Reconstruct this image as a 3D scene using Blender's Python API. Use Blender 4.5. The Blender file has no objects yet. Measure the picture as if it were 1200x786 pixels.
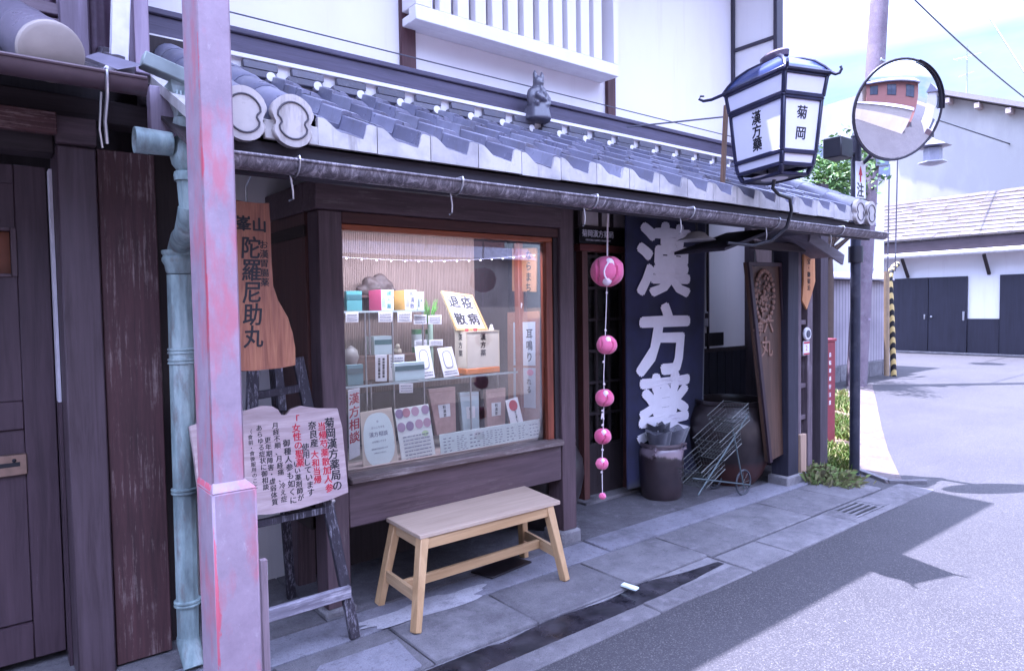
import bpy, bmesh, math, random
from math import sin, cos, pi, radians as R_
from mathutils import Vector as V, Matrix as M4, noise as mnoise
random.seed(7)
scn = bpy.context.scene
col = scn.collection

# ------------------------------------------------------------------ camera
FPX, PITCH, YAW, ROLL, EYE = 800.9, R_(2.389), R_(38.524), R_(-0.9008), 1.52
Fd = V((sin(YAW)*cos(PITCH), cos(YAW)*cos(PITCH), -sin(PITCH)))
Rt = V((cos(YAW), -sin(YAW), 0.0)); Up = Rt.cross(Fd)
Rt, Up = Rt*cos(ROLL)+Up*sin(ROLL), -Rt*sin(ROLL)+Up*cos(ROLL)
cam_d = bpy.data.cameras.new('camera'); cam = bpy.data.objects.new('camera', cam_d); col.objects.link(cam)
cam_d.sensor_width = 36; cam_d.lens = 36*FPX/1200; cam_d.clip_start = 0.05; cam_d.clip_end = 2000
mm = M4((( Rt.x, Up.x, -Fd.x, 0), (Rt.y, Up.y, -Fd.y, 0), (Rt.z, Up.z, -Fd.z, EYE), (0, 0, 0, 1)))
cam.matrix_world = mm
scn.camera = cam

# ------------------------------------------------------------------ sky, sun, exposure
SA, SB = 0.12, -0.19                      # shadow offset on the ground per metre of height
w = bpy.data.worlds.new('World'); scn.world = w; w.use_nodes = True
nt = w.node_tree; nt.nodes.clear()
wo = nt.nodes.new('ShaderNodeOutputWorld'); bg = nt.nodes.new('ShaderNodeBackground')
sky = nt.nodes.new('ShaderNodeTexSky'); sky.sky_type = 'NISHITA'; sky.sun_disc = False
sky.sun_elevation = math.atan2(1, math.hypot(SA, SB)); sky.sun_rotation = math.atan2(-SA, -SB)
sky.air_density = 1.3; sky.dust_density = 1.5; sky.ozone_density = 1.0
# thin bright summer clouds, by direction
tc = nt.nodes.new('ShaderNodeTexCoord'); mp = nt.nodes.new('ShaderNodeMapping'); mp.inputs['Scale'].default_value = (1.6, 1.6, 5.5)
cn = nt.nodes.new('ShaderNodeTexNoise'); cn.inputs['Scale'].default_value = 2.2; cn.inputs['Detail'].default_value = 7
cn.inputs['Roughness'].default_value = 0.6
cr = nt.nodes.new('ShaderNodeValToRGB'); cr.color_ramp.elements[0].position = 0.36; cr.color_ramp.elements[1].position = 0.66
mx = nt.nodes.new('ShaderNodeMix'); mx.data_type = 'RGBA'
mx.inputs[7].default_value = (6.6, 6.9, 7.3, 1)
# clouds stand brighter high overhead than in the hazy band near the horizon
sep = nt.nodes.new('ShaderNodeSeparateXYZ'); nt.links.new(tc.outputs['Generated'], sep.inputs[0])
ce = nt.nodes.new('ShaderNodeMapRange'); ce.inputs[1].default_value = .30; ce.inputs[2].default_value = .62; ce.inputs[3].default_value = 0.0; ce.inputs[4].default_value = 1.0
nt.links.new(sep.outputs[2], ce.inputs[0])
cc = nt.nodes.new('ShaderNodeMix'); cc.data_type = 'RGBA'; cb = nt.nodes.new('ShaderNodeMix'); cb.data_type = 'RGBA'; cb.inputs[6].default_value = (.56, .81, .92, 1); cb.inputs[7].default_value = (1.0, 1.04, 1.06, 1)
nt.links.new(cr.outputs[0], cb.inputs[0]); nt.links.new(cb.outputs[2], cc.inputs[6]); cc.inputs[7].default_value = (9.0, 9.3, 9.8, 1)
nt.links.new(ce.outputs[0], cc.inputs[0]); nt.links.new(cc.outputs[2], mx.inputs[7])
L = nt.links.new
L(tc.outputs['Generated'], mp.inputs['Vector']); L(mp.outputs[0], cn.inputs['Vector']); L(cn.outputs[0], cr.inputs[0])
f1 = nt.nodes.new('ShaderNodeMapRange'); f1.inputs[1].default_value = .30; f1.inputs[2].default_value = .62; f1.inputs[3].default_value = .92; f1.inputs[4].default_value = 0.0; L(sep.outputs[2], f1.inputs[0])
f2 = nt.nodes.new('ShaderNodeMath'); f2.operation = 'MAXIMUM'; L(f1.outputs[0], f2.inputs[0]); L(cr.outputs[0], f2.inputs[1]); L(f2.outputs[0], mx.inputs[0]); L(sky.outputs[0], mx.inputs[6]); L(mx.outputs[2], bg.inputs[0]); L(bg.outputs[0], wo.inputs[0])
bg.inputs['Strength'].default_value = 0.12
sun_d = bpy.data.lights.new('sun', 'SUN'); sun_d.energy = 2.9; sun_d.angle = R_(0.5); sun_d.color = (1.0, 0.95, 0.88)
sun = bpy.data.objects.new('sun', sun_d); col.objects.link(sun)
sun.rotation_euler = V((SA, SB, -1)).to_track_quat('-Z', 'Y').to_euler()
vs = scn.view_settings
scn.display_settings.display_device = 'sRGB'
vs.view_transform = 'Standard'; vs.look = 'None'; vs.gamma = 1.0; vs.use_curve_mapping = False
vs.exposure = 2.95
vs.use_white_balance = True; vs.white_balance_temperature = 5250; vs.white_balance_tint = 28
scn.cycles.max_bounces = 8; scn.cycles.diffuse_bounces = 5; scn.cycles.transparent_max_bounces = 12
scn.cycles.caustics_reflective = False; scn.cycles.caustics_refractive = False
scn.cycles.use_denoising = True

# ------------------------------------------------------------------ helpers
def ray(px, py): return Fd + Rt*((px-600)/FPX) - Up*((py-393)/FPX)
EYEV = V((0, 0, EYE))
def PX(px, py, x): d = ray(px, py); return EYEV + d*(x/d.x)          # measured point -> place in the world on a known plane
def PY(px, py, y): d = ray(px, py); return EYEV + d*(y/d.y)
def PZ(px, py, z=0.0): d = ray(px, py); return EYEV + d*((z-EYE)/d.z)

def lin(h):
    h = h.lstrip('#'); c = [int(h[i:i+2], 16)/255 for i in (0, 2, 4)]
    return tuple((x/12.92 if x <= .04045 else ((x+.055)/1.055)**2.4) for x in c)+(1,)

class NT:
    def __init__(s, name):
        s.m = bpy.data.materials.new(name); s.m.use_nodes = True; s.t = s.m.node_tree
        s.b = s.t.nodes['Principled BSDF']; s.o = s.t.nodes['Material Output']
        s.tc = s.t.nodes.new('ShaderNodeTexCoord')
    def n(s, k, **kw):
        x = s.t.nodes.new(k)
        for a, v in kw.items():
            if a[0] == '_': setattr(x, a[1:], v)
            else: x.inputs[a.replace('__', ' ')].default_value = v
        return x
    def l(s, a, b): s.t.links.new(a, b)
    def noise(s, scale, detail=4, rough=.55, stretch=(1, 1, 1), dist=0.0):
        mp = s.n('ShaderNodeMapping'); mp.inputs['Scale'].default_value = stretch; s.l(s.tc.outputs['Object'], mp.inputs[0])
        x = s.n('ShaderNodeTexNoise', Scale=scale, Detail=detail, Roughness=rough, Distortion=dist); s.l(mp.outputs[0], x.inputs['Vector']); return x.outputs[0]
    def voro(s, scale, stretch=(1, 1, 1), feature='F1', out=0):
        mp = s.n('ShaderNodeMapping'); mp.inputs['Scale'].default_value = stretch; s.l(s.tc.outputs['Object'], mp.inputs[0])
        x = s.n('ShaderNodeTexVoronoi', Scale=scale); x.feature = feature; s.l(mp.outputs[0], x.inputs['Vector']); return x.outputs[out]
    def ramp(s, fac, stops):
        r = s.n('ShaderNodeValToRGB'); e = r.color_ramp.elements
        while len(e) < len(stops): e.new(.5)
        for k, (p, c) in zip(e, stops):
            k.position = p; k.color = c if isinstance(c, tuple) and len(c) == 4 else lin(c) if isinstance(c, str) else (c, c, c, 1)
        s.l(fac, r.inputs[0]); return r.outputs[0]
    def mix(s, fac, a, b, mode='MIX'):
        x = s.n('ShaderNodeMix'); x.data_type = 'RGBA'; x.blend_type = mode
        for sock, v in ((x.inputs[0], fac), (x.inputs[6], a), (x.inputs[7], b)):
            if isinstance(v, bpy.types.NodeSocket): s.l(v, sock)
            elif isinstance(v, str): sock.default_value = lin(v)
            else: sock.default_value = v
        return x.outputs[2]
    def bump(s, h, strength=.3, dist=.01, prev=None):
        x = s.n('ShaderNodeBump', Strength=strength, Distance=dist); s.l(h, x.inputs['Height'])
        if prev is not None: s.l(prev, x.inputs['Normal'])
        s.l(x.outputs[0], s.b.inputs['Normal']); return x.outputs[0]
    def col(s, c):
        if isinstance(c, str): s.b.inputs['Base Color'].default_value = lin(c)
        else: s.l(c, s.b.inputs['Base Color'])
    def rough(s, r):
        if isinstance(r, (int, float)): s.b.inputs['Roughness'].default_value = r
        else: s.l(r, s.b.inputs['Roughness'])
    def island(s): return s.n('ShaderNodeNewGeometry').outputs['Random Per Island']

def m_wood(name, c1, c2, axis='z', rough=.6, wear=None, wear_amt=.62, scale=1.0, spec=.35, bump=.35):
    """c1/c2: dark and light of the grain; wear: colour of worn / weathered streaks"""
    s = NT(name); k = {'x': (.06, 1, 1), 'y': (1, .06, 1), 'z': (1, 1, .06)}[axis]
    g = s.noise(38*scale, 5, .65, k, .6); f = s.noise(150*scale, 3, .7, k)
    c = s.mix(s.ramp(g, [(.33, 0.0), (.68, 1.0)]), c1, c2)
    c = s.mix(.22, c, s.ramp(f, [(.3, c1), (.7, c2)]))
    big = s.noise(2.3, 3); c = s.mix(s.ramp(big, [(.35, 0.0), (.7, .45)]), c, c2)
    if wear:
        k2 = {'x': (.05, 1, 1), 'y': (1, .05, 1), 'z': (1, 1, .05)}[axis]
        wv = s.noise(75*scale, 9, .8, k2, .15); m2 = s.noise(4.3, 5, .7)
        mm_ = s.n('ShaderNodeMath', _operation='ADD'); s.l(wv, mm_.inputs[0])
        sc = s.n('ShaderNodeMath', _operation='MULTIPLY'); s.l(m2, sc.inputs[0]); sc.inputs[1].default_value = .5; s.l(sc.outputs[0], mm_.inputs[1])
        c = s.mix(s.ramp(mm_.outputs[0], [(wear_amt+.20, 0.0), (wear_amt+.34, .7)]), c, wear)
    s.col(c); s.rough(rough); s.b.inputs['Specular IOR Level'].default_value = spec
    s.bump(g, bump, .004); return s.m
def m_plain(name, c, rough=.5, metal=0.0, var=.12, scale=14, bump=.0, spec=.5, dirt=None, coat=0.0):
    s = NT(name); n = s.noise(scale, 4)
    base = lin(c) if isinstance(c, str) else c
    d = tuple(x*(1-var) for x in base[:3])+(1,); u = tuple(min(1, x*(1+var)) for x in base[:3])+(1,)
    cc = s.ramp(n, [(.3, d), (.7, u)])
    if dirt: cc = s.mix(s.ramp(s.noise(5, 6, .7), [(.50, 0.0), (.68, .7)]), cc, dirt)
    s.col(cc); s.rough(rough); s.b.inputs['Metallic'].default_value = metal; s.b.inputs['Specular IOR Level'].default_value = spec
    s.b.inputs['Coat Weight'].default_value = coat
    if bump: s.bump(s.noise(scale*6, 4), bump, .003)
    return s.m
def m_glass(name, tint=(1, 1, 1, 1), refl=1.0):
    s = NT(name); t = s.n('ShaderNodeBsdfTransparent'); t.inputs[0].default_value = tint
    g = s.n('ShaderNodeBsdfGlossy', Roughness=.015); f = s.n('ShaderNodeFresnel', IOR=1.5)
    mu = s.n('ShaderNodeMath', _operation='MULTIPLY'); s.l(f.outputs[0], mu.inputs[0]); mu.inputs[1].default_value = refl
    x = s.n('ShaderNodeMixShader'); s.l(mu.outputs[0], x.inputs[0]); s.l(t.outputs[0], x.inputs[1]); s.l(g.outputs[0], x.inputs[2])
    s.l(x.outputs[0], s.o.inputs['Surface']); return s.m

class MB:
    """collects solids into ONE mesh"""
    def __init__(s): s.bm = bmesh.new(); s.mi = 0
    def _take(s, vs_, fs, bev=0.0, seg=1):
        v = [s.bm.verts.new(p) for p in vs_]
        f = [s.bm.faces.new([v[i] for i in q]) for q in fs]
        for q in f: q.material_index = s.mi; q.smooth = False
        if bev > 0:
            ed = {e for q in f for e in q.edges}
            r = bmesh.ops.bevel(s.bm, geom=list(ed), offset=bev, segments=seg, affect='EDGES', profile=.6, clamp_overlap=True)
            for q in r['faces']: q.material_index = s.mi
        return s
    BF = [(0, 3, 2, 1), (4, 5, 6, 7), (0, 1, 5, 4), (1, 2, 6, 5), (2, 3, 7, 6), (3, 0, 4, 7)]
    def box(s, x0, x1, y0, y1, z0, z1, bev=.003):
        return s._take([(x0, y0, z0), (x1, y0, z0), (x1, y1, z0), (x0, y1, z0), (x0, y0, z1), (x1, y0, z1), (x1, y1, z1), (x0, y1, z1)], s.BF, bev)
    def hexa(s, p8, bev=.003): return s._take([tuple(p) for p in p8], s.BF, bev)
    def beam(s, a, b, w, h, up=(0, 0, 1), bev=.003, w2=None, h2=None):
        """bar from a to b, w across, h along 'up'"""
        a, b = V(a), V(b); d = (b-a).normalized(); u = V(up); u = (u-d*u.dot(d)).normalized(); r = d.cross(u)
        w2 = w2 or w; h2 = h2 or h
        q = lambda c, ww, hh: [c-r*ww/2-u*hh/2, c+r*ww/2-u*hh/2, c+r*ww/2+u*hh/2, c-r*ww/2+u*hh/2]
        A, B = q(a, w, h), q(b, w2, h2)
        return s._take([tuple(p) for p in A+B], [(0, 1, 2, 3), (7, 6, 5, 4), (0, 4, 5, 1), (1, 5, 6, 2), (2, 6, 7, 3), (3, 7, 4, 0)], bev)
    def slab(s, c, ex, ey, ez, bev=.002):
        """box from centre and three half-axis vectors"""
        c, ex, ey, ez = V(c), V(ex), V(ey), V(ez)
        return s._take([tuple(c+ex*i+ey*j+ez*k) for k in (-1, 1) for i, j in ((-1, -1), (1, -1), (1, 1), (-1, 1))], s.BF, bev)
    def tube(s, pts, r, seg=8, caps=True, smooth=True):
        pts = [V(p) for p in pts]; n = len(pts); rr = r if isinstance(r, (list, tuple)) else [r]*n
        rings = []; u = None
        for i, p in enumerate(pts):
            d = (pts[min(i+1, n-1)]-pts[max(i-1, 0)]).normalized()
            if u is None: u = V((0, 0, 1)) if abs(d.z) < .9 else V((1, 0, 0))
            u = (u-d*u.dot(d)).normalized(); q = d.cross(u)
            rings.append([s.bm.verts.new(p+(u*cos(2*pi*k/seg)+q*sin(2*pi*k/seg))*rr[i]) for k in range(seg)])
        for i in range(n-1):
            for k in range(seg):
                f = s.bm.faces.new([rings[i][k], rings[i][(k+1) % seg], rings[i+1][(k+1) % seg], rings[i+1][k]]); f.smooth = smooth; f.material_index = s.mi
        if caps:
            for rg in (rings[0], rings[-1]):
                try: f = s.bm.faces.new(rg); f.material_index = s.mi
                except ValueError: pass
        return s
    def lathe(s, prof, c=(0, 0, 0), seg=24, ax='z', flute=0, fl=0.0, rot=0.0, wob=0.0):
        """prof: (radius, height) pairs"""
        c = V(c); rings = []
        for r, h in prof:
            rg = []
            for k in range(seg):
                a = 2*pi*k/seg+rot; q = r*(1+(fl*cos(flute*a) if flute else 0)+(wob*sin(2*a+h*9) if wob else 0))
                p = (q*cos(a), q*sin(a), h)
                if ax == 'y': p = (p[0], p[2], p[1])
                elif ax == 'x': p = (p[2], p[0], p[1])
                rg.append(s.bm.verts.new(c+V(p)))
            rings.append(rg)
        for i in range(len(rings)-1):
            for k in range(seg):
                f = s.bm.faces.new([rings[i][k], rings[i][(k+1) % seg], rings[i+1][(k+1) % seg], rings[i+1][k]]); f.smooth = True; f.material_index = s.mi
        for rg, (r, h) in ((rings[0], prof[0]), (rings[-1], prof[-1])):
            if r > 1e-5:
                f = s.bm.faces.new(rg); f.material_index = s.mi
        return s
    def prism(s, pts, thick, bev=0.0):
        """polygon (3D points) pushed along vector thick"""
        t = V(thick); n = len(pts); a = [V(p) for p in pts]
        return s._take([tuple(p) for p in a]+[tuple(p+t) for p in a],
                       [tuple(range(n-1, -1, -1)), tuple(range(n, 2*n))]+[(i, (i+1) % n, n+(i+1) % n, n+i) for i in range(n)], bev)
    def grid(s, fn, nu, nv, smooth=True):
        g = [[s.bm.verts.new(fn(i/nu, j/nv)) for j in range(nv+1)] for i in range(nu+1)]
        for i in range(nu):
            for j in range(nv):
                f = s.bm.faces.new([g[i][j], g[i+1][j], g[i+1][j+1], g[i][j+1]]); f.smooth = smooth; f.material_index = s.mi
        return s
    def ball(s, c, r, seg=14, sc=(1, 1, 1)):
        c = V(c); n0 = len(s.bm.verts)
        rr = bmesh.ops.create_uvsphere(s.bm, u_segments=seg, v_segments=max(6, seg*2//3), radius=r)
        for v in rr['verts']: v.co = V((v.co.x*sc[0], v.co.y*sc[1], v.co.z*sc[2]))+c
        for f in {f for v in rr['verts'] for f in v.link_faces}: f.smooth = True; f.material_index = s.mi
        return s
    def text(s, body, origin, ex, ez, size, bold=0.0, shear=0.0, align='CENTER', depth=.0015, sx=1.0):
        """lettering: ex = reading direction, ez = up; solid letters"""
        cu = bpy.data.curves.new('t', 'FONT'); cu.body = body; cu.size = size; cu.shear = shear; cu.align_x = align; cu.align_y = 'CENTER'
        cu.extrude = depth/2; cu.resolution_u = 2
        ob = bpy.data.objects.new('t', cu); col.objects.link(ob)
        dg = bpy.context.evaluated_depsgraph_get(); me = bpy.data.meshes.new_from_object(ob.evaluated_get(dg))
        ex, ez = V(ex).normalized(), V(ez).normalized(); ey = ex.cross(ez); o = V(origin)
        nc = 1 if bold <= 0 else (5 if size < .09 else 9)
        for c in range(nc):                                  # a brush is as thick as its tip: strokes laid side by side
            a = 2*pi*c/max(1, nc-1); q = 0 if c == nc-1 else bold
            n0 = len(s.bm.verts); f0 = len(s.bm.faces)
            s.bm.from_mesh(me); s.bm.verts.ensure_lookup_table(); s.bm.faces.ensure_lookup_table()
            for v in s.bm.verts[n0:]: v.co = o+ex*(v.co.x*sx+q*cos(a))+ez*(v.co.y+q*sin(a)*.8)-ey*(v.co.z+depth/2+c*.00007)
            for f in s.bm.faces[f0:]: f.material_index = s.mi; f.smooth = False
        bpy.data.objects.remove(ob); bpy.data.curves.remove(cu); bpy.data.meshes.remove(me); return s
    def column(s, body, top, ex, ez, size, pitch=None, **kw):
        """vertical writing, one character under the other"""
        p = V(top); d = V(ez).normalized()*(pitch or size*1.05)
        for i, ch in enumerate(body):
            if ch.strip(): s.text(ch, p-d*(i+.5), ex, ez, size, **kw)
        return s
    def jitter(s, amp, sc=3.0):
        for v in s.bm.verts: v.co += mnoise.noise_vector(v.co*sc)*amp
        return s
    def build(s, name, mats, parent=None, angle=40, kind=None, fuse=0.0, recalc=True):
        if recalc: bmesh.ops.recalc_face_normals(s.bm, faces=s.bm.faces)
        me = bpy.data.meshes.new(name); s.bm.to_mesh(me); s.bm.free()
        for m in (mats if isinstance(mats, (list, tuple)) else [mats]): me.materials.append(m)
        ob = bpy.data.objects.new(name, me); col.objects.link(ob)
        if fuse:
            md = ob.modifiers.new('r', 'REMESH'); md.mode = 'VOXEL'; md.voxel_size = fuse; md.use_smooth_shade = True
            sm = ob.modifiers.new('s', 'SMOOTH'); sm.iterations = 3
            dg = bpy.context.evaluated_depsgraph_get(); m2 = bpy.data.meshes.new_from_object(ob.evaluated_get(dg))
            ob.modifiers.clear(); ob.data = m2
            m2.materials.clear()
            for m in (mats if isinstance(mats, (list, tuple)) else [mats]): m2.materials.append(m)
        else:
            me.polygons.foreach_set('use_smooth', [True]*len(me.polygons)); me.set_sharp_from_angle(angle=R_(angle))
        if parent is not None:
            ob.parent = parent
            off = V((0, 0, 0)); q = parent
            while q is not None: off += V(q.location); q = q.parent
            ob.data.transform(M4.Translation(-off))
        else:
            # origin of a one-mesh thing at its base
            vs_ = ob.data.vertices
            if len(vs_) and kind is None:
                xs = [v.co.x for v in vs_]; ys = [v.co.y for v in vs_]; zs = [v.co.z for v in vs_]
                c = V(((min(xs)+max(xs))/2, (min(ys)+max(ys))/2, min(zs))); ob.data.transform(M4.Translation(-c)); ob.location = c
        if kind: ob['kind'] = kind
        return ob
def tag(o, label, cat, group=None):
    o['label'] = label; o['category'] = cat
    if group: o['group'] = group
    return o
def thing(name, loc, label, cat, group=None):
    o = bpy.data.objects.new(name, None); o.empty_display_size = .1; col.objects.link(o); o.location = loc
    return tag(o, label, cat, group)
X_, Y_, Z_ = V((1, 0, 0)), V((0, 1, 0)), V((0, 0, 1))

# ------------------------------------------------------------------ materials
WD = m_wood('dark stained timber upright', '#3c2f32', '#604e53', 'z', .55, wear='#6d625f', wear_amt=.66)
WDX = m_wood('dark stained timber beam', '#3c2f32', '#604e53', 'x', .55, wear='#776c69', wear_amt=.62)
WDY = m_wood('dark stained timber rail', '#221a18', '#3a2e2b', 'y', .6)
WBLK = m_wood('blackened timber', '#241e20', '#3a3134', 'z', .7)
WBLX = m_wood('blackened timber beam', '#261f21', '#3e3437', 'x', .7)
WRED = m_wood('red brown weathered plank', '#332325', '#54383a', 'z', .65, wear='#93837f', wear_amt=.60)
WORG = m_wood('orange brown window frame', '#6e3620', '#a85a34', 'x', .4)
WORZ = m_wood('orange brown window stile', '#5e2e22', '#94503a', 'z', .4)
WBENCH = m_wood('pale oak bench top', '#a08a78', '#c0aa96', 'x', .5, scale=.7, bump=.12)
WOAK = m_wood('honey oak leg', '#a5825a', '#caa77c', 'z', .5, scale=.8, bump=.1)
WOAKX = m_wood('honey oak rail', '#a5825a', '#caa77c', 'x', .5, scale=.8, bump=.1)
WOAKY = m_wood('honey oak cross rail', '#ad8c66', '#ccae88', 'y', .5, scale=.8, bump=.1)
WEASEL = m_wood('weathered black easel wood', '#221e24', '#37313a', 'z', .7, wear='#a8a2ac', wear_amt=.58)
WEASX = m_wood('weathered easel ledge', '#5c5660', '#8a8490', 'x', .7, wear='#cfcad2', wear_amt=.52)
INK = m_plain('black ink', '#15131a', .6, var=.2)
REDINK = m_plain('red ink', '#b01832', .6, var=.15)
WHITEINK = m_plain('white dye', '#e6e2ea', .8, var=.04)
WHITE = m_plain('white paper', '#e4e2e4', .7, var=.05)
def m_plaster(name, c, stain, amt=.4):
    s = NT(name); n = s.noise(1.1, 6, .6, (1, 1, .5)); f = s.noise(40, 3); dr = s.noise(7, 6, .7, (1, 1, .07))
    cc = s.mix(s.ramp(n, [(.48, 0.0), (.78, amt)]), c, stain); cc = s.mix(s.ramp(dr, [(.54, 0.0), (.75, amt*.8)]), cc, stain)
    s.col(cc); s.rough(.85); s.bump(f, .08, .003)
    s.b.inputs['Specular IOR Level'].default_value = .2; return s.m
PLAS = m_plaster('white lime plaster', '#e6e2e2', '#c9bcc0')
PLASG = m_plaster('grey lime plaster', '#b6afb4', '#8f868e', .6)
def m_tile(name, a, b, c):
    s = NT(name); n = s.noise(5, 5, .6); i = s.island(); f = s.noise(60, 4, .7)
    cc = s.ramp(i, [(0, a), (.5, b), (1, c)]); cc = s.mix(s.ramp(n, [(.42, 0.0), (.68, .55)]), cc, '#54525e')
    cc = s.mix(s.ramp(f, [(.62, 0.0), (.72, .35)]), cc, '#b4b0b4'); dr = s.noise(16, 6, .7, (1, 1, .12)); cc = s.mix(s.ramp(dr, [(.56, 0.0), (.72, .6)]), cc, '#5f5750')
    s.col(cc); s.rough(s.ramp(n, [(.3, .24), (.7, .45)])); s.b.inputs['Specular IOR Level'].default_value = .65; s.bump(f, .12, .002); return s.m
KAW = m_tile('smoked grey roof tile', '#5d5d70', '#707084', '#868698')
KAWL = m_tile('bounce paled weathered eave tile', '#aaa5a4', '#b8b3b1', '#c6c1be')  # brown drips are weathering; the pale base holds sky and road bounce
BLACKM = m_plain('black painted iron', '#1c1c26', .4, .0, .2, 9)
STEEL = m_plain('bright steel', '#b8b8bc', .28, 1.0, .06)
GLASS = m_glass('shop window glass', (.98, .985, .98, 1), .95)
# ================================================================== SETTING: road, pavement, ground
def m_asphalt():
    s = NT('old pale asphalt'); v = s.voro(210); vc = s.voro(210, out=1); n = s.noise(1.3, 5, .6); f = s.noise(320, 2)
    c = s.mix(s.ramp(vc, [(.1, '#4e4c50'), (.55, '#817d80'), (.95, '#bdb8b6')]), s.ramp(f, [(.3, '#5a585c'), (.7, '#9a9698')]), '#000000')
    x = s.n('ShaderNodeSeparateColor'); s.l(vc, x.inputs[0])
    c = s.ramp(x.outputs[0], [(.05, '#2a282c'), (.5, '#3a383c'), (.84, '#48464a'), (.97, '#75726f')])
    c = s.mix(.45, c, s.ramp(f, [(.32, '#29272b'), (.68, '#4a484c')]))
    c = s.mix(s.ramp(n, [(.4, 0.0), (.75, .35)]), c, '#4a484c')
    tw = s.noise(1.0, 5, .6, (.12, 1.6, 1)); c = s.mix(s.ramp(tw, [(.48, 0.0), (.66, .35)]), c, '#454347'); pt = s.noise(.45, 3, .5, (1, 2.2, 1)); c = s.mix(s.ramp(pt, [(.47, 0.0), (.53, .14)]), c, '#2e2c31'); gr = s.noise(26, 6, .8); c = s.mix(s.ramp(gr, [(.60, 0.0), (.76, .18)]), c, '#8b8682')
    s.col(c); s.rough(.82); s.bump(s.voro(210), .25, .003); s.b.inputs['Specular IOR Level'].default_value = .3; return s.m
def m_conc(name, a, b, stain, sc=1.0):
    s = NT(name); i = s.island(); n = s.noise(3.2*sc, 8, .68); f = s.noise(130*sc, 4, .8); sp = s.noise(420, 2)
    c = s.ramp(i, [(0, a), (1, b)]); c = s.mix(s.ramp(n, [(.40, 0.0), (.66, .75)]), c, stain)
    c = s.mix(s.ramp(f, [(.54, 0.0), (.68, .55)]), c, '#3f3c41'); c = s.mix(s.ramp(sp, [(.58, 0.0), (.66, .4)]), c, '#b5b0ae'); st = s.noise(1.7*sc, 7, .75); c = s.mix(s.ramp(st, [(.52, 0.0), (.68, .6)]), c, '#403d42'); wr = s.noise(17*sc, 7, .8); c = s.mix(s.ramp(wr, [(.54, 0.0), (.66, .55)]), c, '#98939a'); w3 = s.noise(34*sc, 6, .8); c = s.mix(s.ramp(w3, [(.55, 0.0), (.66, .6)]), c, '#38353b')
    s.col(c); s.rough(.85); s.b.inputs['Specular IOR Level'].default_value = .25; s.bump(f, .7, .010); return s.m
ASPH = m_asphalt()
CONC = m_conc('worn concrete slab', '#6b686c', '#868387', '#524f55')
CONC2 = m_conc('smooth cement strip', '#7f7d87', '#8a8892', '#6b6973')
CONC3 = m_conc('old concrete floor', '#656267', '#726f73', '#4e4b50')
CONCP = m_conc('pale concrete footpath', '#5f5452', '#685c5a', '#51484a')
STONE = m_conc('foundation stone', '#79767a', '#8f8b8d', '#5d5a5e', 2.0)
SOIL = m_plain('dry soil', '#6c5a48', .95, 0, .35, 25, .5)

def sheet(name, pts, m, kind='structure', z=None):
    b = MB(); b._take([tuple(p) if z is None else (p[0], p[1], z) for p in pts], [tuple(range(len(pts)))])
    return b.build(name, m, kind=kind)
sheet('ground', [(-600, -600), (600, -600), (600, 600), (-600, 600)], SOIL, z=-.06)
sheet('road', [(-60, -60), (80, -60), (80, 60), (-60, 60)], ASPH, z=0.0)

# pavement in front of the houses: edge stones, slabs, cement strip, concrete floor
b = MB(); rnd = random.Random(3)
def slabs(y0, y1, xs, z, dz=.004):
    for x0, x1 in zip(xs, xs[1:]):
        t = z+rnd.uniform(-dz, dz)
        b.box(x0+.003, x1-.003, y0+rnd.uniform(0, .004), y1-rnd.uniform(.002, .006), -.05, t, .006)
slabs(2.137, 2.272, [-4, -2.8, -1.7, -.6, .42, 1.46, 2.62, 2.92, 3.42], .012)
slabs(2.137, 2.415, [3.423, 3.86, 4.72], .012)
slabs(2.438, 2.86, [-4, -3.1, -2.2, -1.4, -.5, .35, .95, 1.50, 2.08, 2.75, 3.42], .016, .003); slabs(2.42, 2.86, [3.423, 3.95, 4.60, 5.20, 5.72], .016, .003)
slabs(2.137, 2.415, [5.33, 6.0], .010)
b.box(4.72, 5.33, 2.137, 2.20, -.05, .011, .003); b.box(4.72, 4.83, 2.204, 2.415, -.05, .011, .003); b.box(5.23, 5.33, 2.204, 2.415, -.05, .011, .003)
b.build('pavement', CONC, kind='structure')
b = MB(); b.box(-4, 3.02, 2.863, 3.10, -.05, .018, .004); b.box(3.024, 5.75, 2.863, 3.10, -.05, .026, .006)
b.build('cement_strip', CONC2, kind='structure')
b = MB()
for x0, x1 in ((-4, 1.30), (1.304, 3.02), (3.025, 4.62), (4.625, 5.75)): b.box(x0, x1, 3.103, 4.3, -.05, .021, .004)
b.build('forecourt_floor', CONC3, kind='structure')
# footpath that bends round the corner beyond the shop
sheet('footpath', [PZ(*p, .006) for p in ((992, 452), (1022, 450), (1027, 470), (1033, 500), (1041, 528), (1052, 552), (1058, 563), (1040, 566), (1012, 554), (1003, 536), (999, 510), (996, 480))], CONCP)
b = MB()
kp = [PZ(*p, .0) for p in ((1008, 553), (1024, 559), (1041, 565.5), (1062, 566), (1085, 565.5))]
for p, q in zip(kp, kp[1:]): b.beam(p+V((0, 0, .012)), q+V((0, 0, .012)), .05, .03, bev=.004)
b.build('kerb', CONC, kind='structure')
sheet('soil_bed', [PZ(*p, .008) for p in ((940, 571), (990, 573), (1001, 558), (999, 500), (994, 455), (966, 458), (958, 500), (950, 545))], SOIL)
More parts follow.
